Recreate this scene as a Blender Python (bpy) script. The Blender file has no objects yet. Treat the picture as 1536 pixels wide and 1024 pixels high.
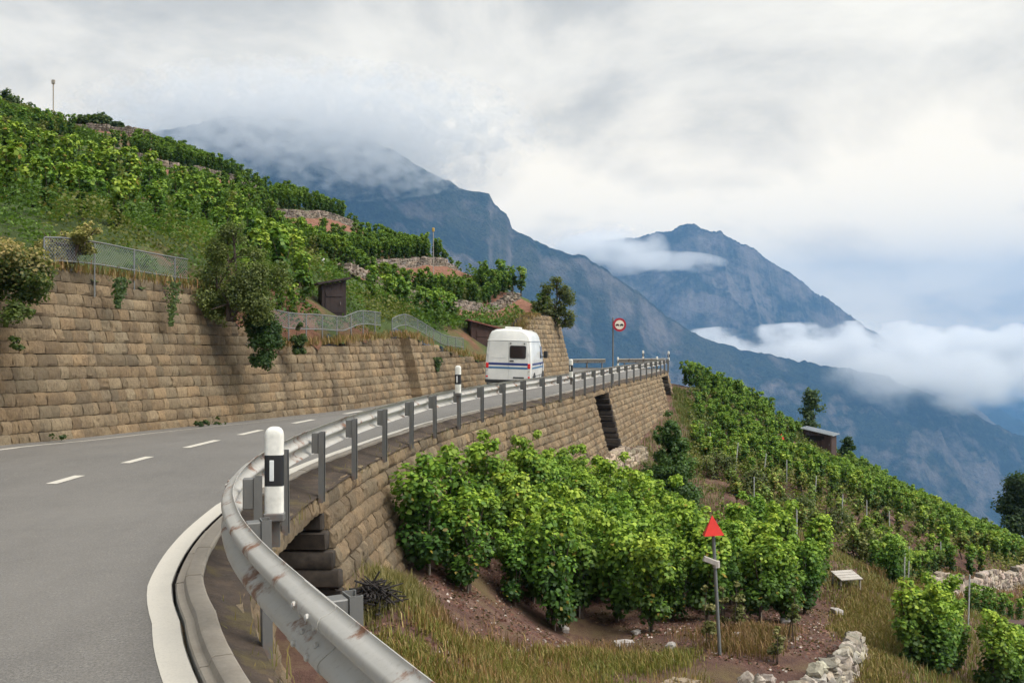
import bpy, math, random
import numpy as np
from mathutils import Vector, Matrix
random.seed(7)
RNG = np.random.default_rng(11)
scene = bpy.context.scene
COL = scene.collection
F, EYE = 1450.0, 1.85          # focal length in pixels of the 1536 px wide photograph, eye height in metres
def at(px, py, d):             # the point d metres ahead seen at pixel px, py
    return np.array([(px-768.0)/F*d, d, EYE-(py-512.0)/F*d])

# ------------------------------------------------------------------ tagging
def tag(o, label=None, cat=None, group=None, kind=None):
    if label: o['label'] = label
    if cat: o['category'] = cat
    if group: o['group'] = group
    if kind: o['kind'] = kind
    return o
def empty(name, loc=(0,0,0), rz=0.0, label=None, cat=None, group=None):
    o = bpy.data.objects.new(name, None)
    o.location = [float(c) for c in loc]; o.rotation_euler = (0,0,rz)
    COL.objects.link(o)
    return tag(o, label, cat, group)

# ------------------------------------------------------------------ mesh builder
class MB:
    def __init__(s): s.v=[]; s.f=[]; s.m=[]; s.c=[]; s.n=0
    def add(s, verts, faces, mat=0, col=None):
        verts=np.asarray(verts,float).reshape(-1,3); b=s.n
        s.v.append(verts); s.n+=len(verts)
        s.f.extend([tuple(int(i)+b for i in f) for f in faces]); s.m.extend([mat]*len(faces))
        s.c.append(np.tile(np.asarray(col if col is not None else (1,1,1),float),(len(verts),1)) if col is None or np.ndim(col)==1 else np.asarray(col,float))
        return s
    def box(s, c, size, R=None, mat=0, col=None, bev=0.0, jit=0.0):
        h=np.asarray(size,float)/2
        if bev>0:
            V=[];idx={}
            for ax in range(3):
                for sx in (-1,1):
                    for sy in (-1,1):
                        for sz in (-1,1):
                            p=np.array([sx,sy,sz])*h; q=p.copy()
                            for a in range(3):
                                if a!=ax: q[a]-=bev*np.sign(p[a])
                            idx[(ax,sx,sy,sz)]=len(V); V.append(q)
            Fc=[]
            for ax in range(3):
                o=[a for a in range(3) if a!=ax]
                for sg in (-1,1):
                    ring=[]
                    for a,b in ((-1,-1),(1,-1),(1,1),(-1,1)):
                        t=[0,0,0]; t[ax]=sg; t[o[0]]=a; t[o[1]]=b; ring.append(idx[(ax,*t)])
                    n=np.cross(V[ring[1]]-V[ring[0]],V[ring[2]]-V[ring[0]])
                    Fc.append(ring if n[ax]*sg>0 else ring[::-1])
            for ax in range(3):
                o=[a for a in range(3) if a!=ax]
                for a in (-1,1):
                    for b in (-1,1):
                        t0=[0,0,0];t0[o[0]]=a;t0[o[1]]=b
                        t1=list(t0);t0[ax]=-1;t1[ax]=1
                        q=[idx[(o[0],*t0)],idx[(o[0],*t1)],idx[(o[1],*t1)],idx[(o[1],*t0)]]
                        n=np.cross(V[q[1]]-V[q[0]],V[q[2]]-V[q[0]]); d=np.zeros(3); d[o[0]]=a; d[o[1]]=b
                        Fc.append(q if n@d>0 else q[::-1])
            for sx in (-1,1):
                for sy in (-1,1):
                    for sz in (-1,1):
                        q=[idx[(a,sx,sy,sz)] for a in range(3)]
                        n=np.cross(V[q[1]]-V[q[0]],V[q[2]]-V[q[0]])
                        Fc.append(q if n@np.array([sx,sy,sz])>0 else q[::-1])
            V=np.array(V)
        else:
            V=np.array([[x,y,z] for x in (-1,1) for y in (-1,1) for z in (-1,1)],float)*h
            Fc=[(0,1,3,2),(4,6,7,5),(0,4,5,1),(2,3,7,6),(0,2,6,4),(1,5,7,3)]
        if jit: V=V+RNG.uniform(-jit,jit,V.shape)
        if R is not None: V=V@np.asarray(R).T
        return s.add(V+np.asarray(c,float),Fc,mat,col)
    def tube(s, pts, r, n=8, mat=0, col=None, cap=True):
        pts=np.asarray(pts,float); k=len(pts); r=np.broadcast_to(np.asarray(r,float),(k,))
        T=np.gradient(pts,axis=0); T/=np.linalg.norm(T,axis=1)[:,None]+1e-9
        u=np.cross(T[0],[0,0,1.0]); 
        if np.linalg.norm(u)<1e-3: u=np.cross(T[0],[1.0,0,0])
        V=[]
        for i in range(k):
            u=u-T[i]*(u@T[i]); u/=np.linalg.norm(u)+1e-9; w=np.cross(T[i],u)
            for j in range(n):
                a=2*math.pi*j/n; V.append(pts[i]+r[i]*(math.cos(a)*u+math.sin(a)*w))
        Fc=[(i*n+j,i*n+(j+1)%n,(i+1)*n+(j+1)%n,(i+1)*n+j) for i in range(k-1) for j in range(n)]
        if cap: Fc+= [tuple(range(n))[::-1], tuple((k-1)*n+j for j in range(n))]
        return s.add(V,Fc,mat,col)
    def lathe(s, c, prof, n=20, mat=0, col=None, R=None):   # prof: (radius, z)
        V=[(r*math.cos(2*math.pi*j/n), r*math.sin(2*math.pi*j/n), z) for r,z in prof for j in range(n)]
        k=len(prof)
        Fc=[(i*n+j,i*n+(j+1)%n,(i+1)*n+(j+1)%n,(i+1)*n+j) for i in range(k-1) for j in range(n)]
        Fc+=[tuple(range(n))[::-1], tuple((k-1)*n+j for j in range(n))]
        V=np.array(V)
        if R is not None: V=V@np.asarray(R).T
        return s.add(V+np.asarray(c,float),Fc,mat,col)
    def sweep(s, frames, prof, mat=0, col=None, closed=False):  # frames: (P, lateral, up) ; prof: (o, z)
        k=len(prof); V=[]
        for P,l,up in frames:
            for o,z in prof: V.append(P+l*o+up*z)
        Fc=[]
        for i in range(len(frames)-1):
            for j in range(k if closed else k-1):
                a=i*k+j; b=i*k+(j+1)%k
                Fc.append((a,b,b+k,a+k))
        if closed: Fc+=[tuple(range(k))[::-1],tuple((len(frames)-1)*k+j for j in range(k))]
        return s.add(V,Fc,mat,col)
    def prism(s, poly, h, c=(0,0,0), R=None, mat=0, col=None):  # polygon in XZ, thickness h along Y
        n=len(poly)
        V=np.array([(x,-h/2,z) for x,z in poly]+[(x,h/2,z) for x,z in poly],float)
        Fc=[tuple(range(n)),tuple(range(n,2*n))[::-1]]+[(i,i+n,(i+1)%n+n,(i+1)%n) for i in range(n)]
        if R is not None: V=V@np.asarray(R).T
        return s.add(V+np.asarray(c,float),Fc,mat,col)
    def build(s, name, mats, parent=None, smooth=None):
        me=bpy.data.meshes.new(name)
        V=np.vstack(s.v) if s.v else np.zeros((0,3))
        me.from_pydata(V.tolist(),[],s.f)
        for m in (mats if isinstance(mats,(list,tuple)) else [mats]): me.materials.append(m)
        if isinstance(mats,(list,tuple)): me.polygons.foreach_set('material_index',np.array(s.m,np.int32))
        C=np.vstack(s.c); a=me.color_attributes.new('Col','FLOAT_COLOR','POINT')
        a.data.foreach_set('color',np.hstack([C,np.ones((len(C),1))]).astype(np.float32).ravel())
        if smooth is not None:
            me.polygons.foreach_set('use_smooth',np.ones(len(me.polygons),bool))
            if smooth<180: me.set_sharp_from_angle(angle=math.radians(smooth))
        me.update()
        return link(name, me, parent)
def link(name, me, parent=None):
    o=bpy.data.objects.new(name,me); COL.objects.link(o)
    if parent is not None: o.parent=parent
    return o
def rotz(a): c,s=math.cos(a),math.sin(a); return np.array([[c,-s,0],[s,c,0],[0,0,1.0]])
def rotx(a): c,s=math.cos(a),math.sin(a); return np.array([[1.0,0,0],[0,c,-s],[0,s,c]])
def roty(a): c,s=math.cos(a),math.sin(a); return np.array([[c,0,s],[0,1.0,0],[-s,0,c]])

# ------------------------------------------------------------------ noise
_perm=np.random.default_rng(3).random((256,256))
def vnoise(x,y):
    xi=np.floor(x).astype(int); yi=np.floor(y).astype(int); fx=x-xi; fy=y-yi
    fx=fx*fx*(3-2*fx); fy=fy*fy*(3-2*fy)
    g=lambda a,b:_perm[a&255,b&255]
    return (g(xi,yi)*(1-fx)+g(xi+1,yi)*fx)*(1-fy)+(g(xi,yi+1)*(1-fx)+g(xi+1,yi+1)*fx)*fy
def fbm(x,y,o=5,gain=.5,ridge=False):
    a=1.0;t=0.0;n=0.0
    for k in range(o):
        v=vnoise(x*2**k+17.3*k,y*2**k-9.1*k)
        if ridge: v=1-abs(2*v-1)
        t=t+a*v;n+=a;a*=gain
    return t/n

# ------------------------------------------------------------------ materials
def mat(name):
    m=bpy.data.materials.new(name); m.use_nodes=True
    nt=m.node_tree; b=nt.nodes.get('Principled BSDF'); return m,nt,b
def N(nt,t,**k):
    n=nt.nodes.new(t)
    for a,v in k.items():
        if a.startswith('i_'): n.inputs[a[2:].replace('_',' ')].default_value=v
        else: setattr(n,a,v)
    return n
def L(nt,a,b): nt.links.new(a,b)
def ramp(nt,fac,stops):
    r=nt.nodes.new('ShaderNodeValToRGB'); e=r.color_ramp.elements
    while len(e)<len(stops): e.new(.5)
    for q,(p,c) in zip(e,stops): q.position=p; q.color=(*c,1) if len(c)==3 else c
    L(nt,fac,r.inputs['Fac']); return r.outputs['Color']
def mixc(nt,fac,a,b,mode='MIX'):
    n=nt.nodes.new('ShaderNodeMix'); n.data_type='RGBA'; n.blend_type=mode
    for sock,v in ((n.inputs[0],fac),(n.inputs[6],a),(n.inputs[7],b)):
        if hasattr(v,'is_output'): L(nt,v,sock)
        elif isinstance(v,(int,float)): sock.default_value=v
        else: sock.default_value=(*v,1)
    return n.outputs[2]
def noise(nt,scale,detail=6,rough=.6,coord='Object',stretch=None):
    tc=N(nt,'ShaderNodeTexCoord'); out=tc.outputs[coord]
    if stretch:
        mp=N(nt,'ShaderNodeMapping'); mp.inputs['Scale'].default_value=stretch; L(nt,out,mp.inputs[0]); out=mp.outputs[0]
    n=N(nt,'ShaderNodeTexNoise'); n.inputs['Scale'].default_value=scale; n.inputs['Detail'].default_value=detail
    n.inputs['Roughness'].default_value=rough; L(nt,out,n.inputs['Vector']); return n.outputs['Fac']
def bump(nt,b,h,strength,dist):
    n=N(nt,'ShaderNodeBump'); n.inputs['Strength'].default_value=strength; n.inputs['Distance'].default_value=dist
    L(nt,h,n.inputs['Height']); L(nt,n.outputs[0],b.inputs['Normal'])
def simple(name,col,rough=.6,metal=0.0,var=.12,scale=6,coat=0.0):
    m,nt,b=mat(name); f=noise(nt,scale)
    c=ramp(nt,f,[(.3,[x*(1-var) for x in col]),(.7,[min(1,x*(1+var)) for x in col])])
    L(nt,c,b.inputs['Base Color']); b.inputs['Roughness'].default_value=rough; b.inputs['Metallic'].default_value=metal
    b.inputs['Coat Weight'].default_value=coat
    return m
def leafmat(name,trans=.35,gloss=.025):
    m,nt,b=mat(name); nt.nodes.remove(b); out=nt.nodes['Material Output']
    a=N(nt,'ShaderNodeVertexColor',layer_name='Col')
    d=N(nt,'ShaderNodeBsdfDiffuse'); t=N(nt,'ShaderNodeBsdfTranslucent'); g=N(nt,'ShaderNodeBsdfGlossy'); g.inputs['Roughness'].default_value=.6
    oi=N(nt,'ShaderNodeObjectInfo'); hs=N(nt,'ShaderNodeHueSaturation'); mr=N(nt,'ShaderNodeMapRange'); L(nt,oi.outputs['Random'],mr.inputs[0]); mr.inputs[3].default_value=.86; mr.inputs[4].default_value=1.3; L(nt,mr.outputs[0],hs.inputs['Value']); mr2=N(nt,'ShaderNodeMapRange'); L(nt,oi.outputs['Random'],mr2.inputs[0]); mr2.inputs[3].default_value=.515; mr2.inputs[4].default_value=.48; L(nt,mr2.outputs[0],hs.inputs['Hue']); L(nt,a.outputs[0],hs.inputs['Color']); L(nt,hs.outputs[0],d.inputs[0]); L(nt,mixc(nt,.5,hs.outputs[0],(.16,.3,.02)),t.inputs[0])
    m1=N(nt,'ShaderNodeMixShader'); m1.inputs[0].default_value=trans; L(nt,d.outputs[0],m1.inputs[1]); L(nt,t.outputs[0],m1.inputs[2])
    m2=N(nt,'ShaderNodeMixShader'); m2.inputs[0].default_value=gloss; L(nt,m1.outputs[0],m2.inputs[1]); L(nt,g.outputs[0],m2.inputs[2])
    L(nt,m2.outputs[0],out.inputs['Surface']); return m
M={}
M['leaf']=leafmat('vine_leaf'); M['dry']=leafmat('dry_blades',.25,.03)
M['bark']=simple('bark',(.06,.042,.03),.9,var=.4,scale=30)
M['stake']=simple('weathered_stake',(.30,.27,.23),.8,var=.3,scale=20)
M['white_stake']=simple('white_stake',(.36,.37,.36),.7,var=.25)
M['wood_dark']=None
def wood(name,c1,c2):
    m,nt,b=mat(name); f=noise(nt,5,8,.7,stretch=(1,1,.12)); g=noise(nt,1.2,3)
    c=mixc(nt,g,ramp(nt,f,[(.3,c1),(.7,c2)]),(c1[0]*.8,c1[1]*.8,c1[2]*.85))
    L(nt,c,b.inputs['Base Color']); b.inputs['Roughness'].default_value=.85; bump(nt,b,f,.5,.02); return m
M['wood_dark']=wood('dark_wood',(.018,.012,.012),(.075,.048,.043))
M['wood_red']=wood('reddish_wood',(.045,.025,.022),(.13,.07,.055))
M['wood_pale']=wood('pale_wood',(.34,.31,.27),(.55,.52,.48))
M['roof_tin']=simple('tin_roof',(.40,.43,.46),.45,.3)
M['roof_red']=simple('rusty_roof',(.16,.055,.04),.7,var=.35)
# asphalt
m,nt,b=mat('asphalt'); f1=noise(nt,90,3,.8); f2=noise(nt,.35,5,.6); f3=noise(nt,3.0,5,.65,stretch=(1,.25,1))
f4=noise(nt,48,2,.6); c=mixc(nt,ramp(nt,f1,[(.35,(0,0,0)),(.65,(1,1,1))]),(.045,.042,.039),(.225,.214,.198)); c=mixc(nt,ramp(nt,f4,[(.36,(.75,.75,.75)),(.48,(0,0,0))]),c,(.05,.047,.044)); c=mixc(nt,ramp(nt,f4,[(.58,(0,0,0)),(.68,(.7,.7,.7))]),c,(.27,.255,.235)); f5=noise(nt,7,6,.75); c=mixc(nt,ramp(nt,f5,[(.38,(.5,.5,.5)),(.62,(0,0,0))]),c,(.085,.08,.074)); c=mixc(nt,ramp(nt,f2,[(.35,(0,0,0)),(.65,(.5,.5,.5))]),c,(.175,.165,.152)); c=mixc(nt,ramp(nt,f3,[(.5,(0,0,0)),(.75,(.3,.3,.3))]),c,(.085,.08,.076))
L(nt,c,b.inputs['Base Color']); b.inputs['Roughness'].default_value=.75; bump(nt,b,f1,.5,.006); M['asphalt']=m
M['paint']=None
m,nt,b=mat('road_paint'); f1=noise(nt,60,3,.8); f2=noise(nt,4,5)
c=mixc(nt,ramp(nt,f1,[(.3,(.35,.35,.35)),(.5,(0,0,0))]),(.52,.49,.43),(.30,.28,.25)); c=mixc(nt,ramp(nt,f2,[(.5,(0,0,0)),(.75,(.5,.5,.5))]),c,(.42,.40,.36))
L(nt,c,b.inputs['Base Color']); b.inputs['Roughness'].default_value=.6; bump(nt,b,f1,.4,.004); M['paint']=m
m,nt,b=mat('kerb_concrete'); f1=noise(nt,25,6,.7); f2=noise(nt,1.5,5)
c=mixc(nt,f1,(.20,.175,.145),(.34,.305,.255)); c=mixc(nt,ramp(nt,f2,[(.45,(0,0,0)),(.7,(.55,.55,.55))]),c,(.16,.135,.11))
L(nt,c,b.inputs['Base Color']); b.inputs['Roughness'].default_value=.85; bump(nt,b,f1,.4,.01); M['kerb']=m
# stone blocks
m,nt,b=mat('stone_block'); a=N(nt,'ShaderNodeVertexColor',layer_name='Col'); f1=noise(nt,26,7,.75,stretch=(1,1,.28)); f2=noise(nt,1.1,5,.65); f3=noise(nt,60,4,.7)
c=mixc(nt,ramp(nt,f1,[(.32,(.25,.25,.25)),(.56,(1,1,1))]),(.125,.08,.045),a.outputs[0]); 
c=mixc(nt,ramp(nt,f2,[(.50,(0,0,0)),(.72,(.7,.7,.7))]),c,(.125,.092,.060)); f6=noise(nt,1.5,5,.6,stretch=(1,1,.07)); c=mixc(nt,ramp(nt,f6,[(.54,(0,0,0)),(.70,(.6,.6,.6))]),c,(.062,.048,.035)); f7=noise(nt,2.7,6,.7); c=mixc(nt,ramp(nt,f7,[(.60,(0,0,0)),(.74,(.4,.4,.4))]),c,(.10,.105,.045)); 
L(nt,c,b.inputs['Base Color']); b.inputs['Roughness'].default_value=.92
ad=N(nt,'ShaderNodeMath',operation='ADD'); L(nt,f1,ad.inputs[0]); L(nt,f3,ad.inputs[1]); bump(nt,b,ad.outputs[0],1.0,.06); M['block']=m
M['slot_shade']=simple('slot_shade_stone',(.030,.022,.016),.85,var=.6,scale=9)  # near-black colour carries the shade inside the wall slots
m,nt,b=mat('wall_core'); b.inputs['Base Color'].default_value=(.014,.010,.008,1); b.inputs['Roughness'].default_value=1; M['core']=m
m,nt,b=mat('field_stone'); a=N(nt,'ShaderNodeVertexColor',layer_name='Col'); f1=noise(nt,9,7,.7); c=mixc(nt,ramp(nt,f1,[(.3,(.3,.3,.3)),(.65,(1,1,1))]),(.10,.078,.06),a.outputs[0]); L(nt,c,b.inputs['Base Color']); b.inputs['Roughness'].default_value=.95; bump(nt,b,f1,.6,.03); M['stone']=m
# soils
def soil(name,cols,green,gscale,glo,ghi):
    m,nt,b=mat(name); f1=noise(nt,3.2,8,.7); f2=noise(nt,gscale,6,.62); f3=noise(nt,24,5,.8)
    c=ramp(nt,f1,[(.25,cols[0]),(.5,cols[1]),(.75,cols[2])]); c=mixc(nt,ramp(nt,f3,[(.62,(0,0,0)),(.72,(.55,.55,.55))]),c,(.34,.29,.26))
    c=mixc(nt,ramp(nt,f2,[(glo,(0,0,0)),(ghi,(1,1,1))]),c,mixc(nt,f1,green[0],green[1]))
    L(nt,c,b.inputs['Base Color']); b.inputs['Roughness'].default_value=.97; bump(nt,b,f3,.9,.06); return m
M['soil']=soil('vineyard_soil',[(.05,.024,.018),(.12,.060,.044),(.23,.145,.11)],[(.07,.05,.02),(.17,.12,.05)],.8,.50,.68)
M['soil_hill']=soil('hillside_soil',[(.075,.032,.018),(.15,.066,.036),(.22,.115,.066)],[(.028,.055,.012),(.075,.105,.022)],.16,.40,.50)
M['bench']=soil('terrace_soil',[(.11,.045,.028),(.19,.085,.052),(.28,.145,.095)],[(.05,.06,.02),(.11,.11,.03)],.7,.64,.74)
M['verge']=soil('verge_dirt',[(.03,.022,.017),(.065,.045,.032),(.13,.09,.06)],[(.06,.05,.02),(.15,.11,.045)],2.0,.55,.65)
# metals
def galv(name,base,rust_lo,rust_hi,metal=.65,rough=.42):
    m,nt,b=mat(name); f1=noise(nt,4,6,.7); f2=noise(nt,2.3,7,.72); f3=noise(nt,30,4,.7,stretch=(1,1,.2))
    c=mixc(nt,f1,[x*.72 for x in base],base); c=mixc(nt,ramp(nt,f3,[(.55,(0,0,0)),(.8,(.5,.5,.5))]),c,(.26,.23,.2))
    r=ramp(nt,f2,[(rust_lo,(0,0,0)),(rust_hi,(1,1,1))]); c=mixc(nt,r,c,mixc(nt,f3,(.10,.045,.025),(.26,.13,.075)))
    L(nt,c,b.inputs['Base Color']); mm=N(nt,'ShaderNodeMath',operation='MULTIPLY_ADD'); L(nt,r,mm.inputs[0]); mm.inputs[1].default_value=-metal; mm.inputs[2].default_value=metal
    L(nt,mm.outputs[0],b.inputs['Metallic']); rr=N(nt,'ShaderNodeMath',operation='MULTIPLY_ADD'); L(nt,f1,rr.inputs[0]); rr.inputs[1].default_value=.25; rr.inputs[2].default_value=rough-.1
    L(nt,rr.outputs[0],b.inputs['Roughness']); return m
M['rail']=galv('galvanised_rail',(.53,.515,.48),.55,.62,.35,.52)
M['post']=galv('galvanised_post',(.175,.176,.172),.55,.72,.4,.55)
M['fence']=galv('fence_metal',(.21,.22,.222),.7,.8,.4,.5)
M['white_plastic']=simple('white_plastic',(.66,.65,.60),.55,var=.16,scale=14)
M['black_plastic']=simple('black_plastic',(.012,.012,.014),.5)
M['reflector']=simple('reflector',(.66,.68,.68),.25)
M['red_sign']=simple('red_sign',(.36,.012,.03),.4,var=.06)
M['sign_face']=simple('sign_face',(.72,.66,.55),.45,var=.04)
M['red_flat']=simple('red_marker',(.66,.028,.018),.5,var=.12,scale=3)
m,nt,b=mat('chain_link'); tc=N(nt,'ShaderNodeTexCoord'); mp=N(nt,'ShaderNodeMapping'); L(nt,tc.outputs['UV'],mp.inputs[0]); nt.nodes.remove(b)
wv=[]
for rz in (.785,-.785):
    mp2=N(nt,'ShaderNodeMapping'); mp2.inputs['Rotation'].default_value=(0,0,rz); L(nt,tc.outputs['UV'],mp2.inputs[0])
    w=N(nt,'ShaderNodeTexWave'); w.inputs['Scale'].default_value=5.5; L(nt,mp2.outputs[0],w.inputs['Vector']); wv.append(ramp(nt,w.outputs['Fac'],[(.90,(0,0,0)),(.96,(1,1,1))]))
mx=N(nt,'ShaderNodeMath',operation='MAXIMUM'); L(nt,wv[0],mx.inputs[0]); L(nt,wv[1],mx.inputs[1])
tr=N(nt,'ShaderNodeBsdfTransparent'); pb=N(nt,'ShaderNodeBsdfPrincipled'); pb.inputs['Base Color'].default_value=(.20,.22,.23,1); pb.inputs['Metallic'].default_value=.5; pb.inputs['Roughness'].default_value=.5
ms=N(nt,'ShaderNodeMixShader'); L(nt,mx.outputs[0],ms.inputs[0]); L(nt,tr.outputs[0],ms.inputs[1]); L(nt,pb.outputs[0],ms.inputs[2]); L(nt,ms.outputs[0],nt.nodes['Material Output'].inputs['Surface']); M['mesh']=m

# ------------------------------------------------------------------ leaves
def leaf_arrays(P,Nn,S,Cc,droop=.25,rng=RNG):
    n=len(P); Nn=Nn/(np.linalg.norm(Nn,axis=1)[:,None]+1e-9)
    r=rng.normal(size=(n,3)); T=np.cross(Nn,r); T/=np.linalg.norm(T,axis=1)[:,None]+1e-9; B=np.cross(Nn,T)
    S=S[:,None]; k=-droop*Nn*S
    w=rng.uniform(.42,.6,(n,1))
    V=np.stack([P-T*S*.45, P-T*S*.12+B*S*w+k*.7, P+T*S*.32+B*S*w*.62+k*.6, P+T*S*.62+k, P+T*S*.32-B*S*w*.62+k*.6, P-T*S*.12-B*S*w+k*.7],1)
    return V.reshape(-1,3), np.repeat(Cc,6,0)
def leaf_mesh(name,V,C,mt):
    n=len(V)//6; me=bpy.data.meshes.new(name)
    me.vertices.add(len(V)); me.vertices.foreach_set('co',V.astype(np.float32).ravel())
    idx=(np.arange(n)[:,None]*6+np.array([0,3,2,1,0,5,4,3])).ravel()
    me.loops.add(len(idx)); me.loops.foreach_set('vertex_index',idx.astype(np.int32))
    me.polygons.add(2*n); me.polygons.foreach_set('loop_start',(np.arange(2*n)*4).astype(np.int32))
    a=me.color_attributes.new('Col','FLOAT_COLOR','POINT'); a.data.foreach_set('color',np.hstack([C,np.ones((len(C),1))]).astype(np.float32).ravel())
    me.materials.append(mt); me.update(calc_edges=True); return me
def blend(t,a,b): return np.asarray(a)[None]*(1-t[:,None])+np.asarray(b)[None]*t[:,None]
def clumps(n,centers,radii,rng,shell=.55):     # points spread through a set of blobs, denser to the outside
    k=rng.integers(0,len(centers),n) if True else None
    w=np.array([r**2 for r in radii]); k=rng.choice(len(centers),n,p=w/w.sum())
    d=rng.normal(size=(n,3)); d/=np.linalg.norm(d,axis=1)[:,None]
    rad=np.array(radii)[k]*(rng.random(n)**shell*1.0)
    return np.array(centers)[k]+d*rad[:,None]*np.array([1,1,.85]), d
HAZE,HAZE_COL,LOW_CLOUD,SKY_LOC,SKY_GAIN=1.4e-4,(.21,.45,.82),True,(1.3,7.7,0),.74
HORIZON=(2.5,2.05,1.4)
SUN,EXPO,VB,VSTEP=1.5,1.98,6,1.0
# ------------------------------------------------------------------ plan curves
def resample(pts,ds):
    pts=np.asarray(pts,float); P=np.vstack([2*pts[0]-pts[1],pts,2*pts[-1]-pts[-2]]); out=[]
    for i in range(1,len(P)-2):
        for t in np.linspace(0,1,24,endpoint=False):
            p0,p1,p2,p3=P[i-1:i+3]
            out.append(.5*((2*p1)+(-p0+p2)*t+(2*p0-5*p1+4*p2-p3)*t*t+(-p0+3*p1-3*p2+p3)*t**3))
    out.append(P[-2]); out=np.array(out); s=np.r_[0,np.cumsum(np.linalg.norm(np.diff(out[:,:2],axis=0),axis=1))]
    q=np.arange(0,s[-1],ds); return np.stack([np.interp(q,s,out[:,k]) for k in range(out.shape[1])],1)
def normals(c):   # left normals
    t=np.gradient(c[:,:2],axis=0); t/=np.linalg.norm(t,axis=1)[:,None]; return np.stack([-t[:,1],t[:,0]],1)
def offset(c,o):
    n=normals(c); return c[:,:2]+n*np.broadcast_to(np.asarray(o,float),(len(c),))[:,None]
RAIL=resample([(3.3,-3.2),(2.3,-1.5),(1.35,.3),(.4,1.95),(-.25,3.1),(-.93,4.4),(-1.42,5.4),(-1.79,6.3),(-2.13,7.4),(-2.4,8.9),(-2.5,10.4),(-2.5,12),(-2.36,14.8),(-1.95,18.4),(-1.53,21),(-.7,24.5),(.23,27.7),(1.65,32.2),(3.1,37.5),(4.9,44),(6.7,50),(8.4,56),(9.6,60.5),(10.0,63.5),(9.6,66.2),(8.2,69.5),(6.4,73),(3.5,78),(-1,86),(-7,96)],.25)
RS=np.arange(len(RAIL))*.25
LEDGE=resample([(-2,-12),(-5.5,-6),(-8.2,1),(-9.9,8),(-10.2,13),(-9.5,18),(-8.75,19.9),(-8.0,22.4),(-6.85,25.6),(-5.66,28.5),(-4.5,31.4),(-3.2,36),(-1.9,41),(.2,47),(2.3,53),(3.7,57.5),(4.1,60.5),(3.8,64),(2.4,68),(-.5,73),(-5,80),(-11,90)],.25)
def zroad_left(y): return np.interp(y,[5,18,26,32,60,75],[-.05,-.15,-.3,-.35,-.3,-.6])
def zroad_right(p): return np.interp(p[:,0]*0+np.arange(len(p))*.25,[0,RS[np.argmin(abs(RAIL[:,1]-63.5))],RS[-1]],[0,0,-.75])
RZ=zroad_right(RAIL)
NR=normals(RAIL)
# left edge point belonging to every rail station
def cross_left(P,n):
    a=LEDGE[:-1,:2]; b=LEDGE[1:,:2]; d=b-a
    den=n[0]*d[:,1]-n[1]*d[:,0]; w=a-P
    with np.errstate(all='ignore'):
        t=(w[:,0]*d[:,1]-w[:,1]*d[:,0])/den; u=(w[:,0]*n[1]-w[:,1]*n[0])/den
    ok=(t>1)&(u>=0)&(u<=1)
    if ok.any(): return P+n*t[ok].min()
    return LEDGE[np.argmin(((LEDGE[:,:2]-P)**2).sum(1)),:2]
LX=np.array([cross_left(RAIL[i,:2],NR[i]) for i in range(len(RAIL))])
EOFF=np.interp(RAIL[:,1],[-3,2,5,6.5,7.5,9,11,14,20,60,64,70],[.45,.42,.40,.44,.55,.62,.75,.72,.58,.5,.5,.5])
# ------------------------------------------------------------------ road, kerb, verge
mb=MB(); rows=[]
for i in range(0,len(RAIL),2):
    E=RAIL[i,:2]+NR[i]*(EOFF[i]-.09); Lp=LX[i]; w=np.linalg.norm(Lp-E); d=(Lp-E)/w
    zl=zroad_left(Lp[1])+RZ[i]*.0; r=[]
    for q in np.r_[np.linspace(0,1,11),1+.75/w]:
        z=RZ[i]*(1-q)+zl*q if RZ[i]<-.01 else (0 if q<.5 else zl*(min(q,1)-.5)*2)
        r.append((*(E+d*w*q),z+.0))
    rows.append(r)
k=len(rows[0]); V=[p for r in rows for p in r]
mb.add(V,[(i*k+j,(i+1)*k+j,(i+1)*k+j+1,i*k+j+1) for i in range(len(rows)-1) for j in range(k-1)])
tag(mb.build('road',M['asphalt'],smooth=180),kind='structure')
def strip(name,curve,z,o0,o1,mt,ztop=None,prof=None,i0=0,i1=None):
    mb=MB(); n=normals(curve); fr=[(np.array([*curve[i,:2],z[i]]),np.array([*n[i],0]),np.array([0,0,1.0])) for i in range(i0,i1 or len(curve))]
    mb.sweep(fr,prof or [(o1,0),(o0,0)],closed=bool(prof)); return mb.build(name,mt,smooth=35)
EC=RAIL.copy(); EC[:,:2]=RAIL[:,:2]+NR*EOFF[:,None]
tag(strip('edge_marking',EC,RZ+.005,-.085,.085,M['paint']),kind='structure')
LZ=zroad_left(LEDGE[:,1]); tag(strip('edge_marking',LEDGE,LZ+.006,-.16,-.04,M['paint'],i0=50),kind='structure')
KP=[(-.115,-.25),(-.115,.0),(-.125,.012),(-.175,.015),(-.19,.055),(-.205,.065),(-.30,.065),(-.315,.05),(-.32,-.25)]
mb=MB(); nE=normals(EC)
for i in range(0,len(EC)-5,4):
    fr=[(np.array([*EC[j,:2],RZ[j]+.004*math.sin(i*2.1)]),np.array([*nE[j],0]),np.array([0,0,1.])) for j in range(i,i+5)]
    g=(fr[-1][0]-fr[-2][0]); fr[-1]=(fr[-1][0]-g*.045,fr[-1][1],fr[-1][2]); mb.sweep(fr,KP,closed=True)
tag(mb.build('kerb',M['kerb'],smooth=35),kind='structure')
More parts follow.
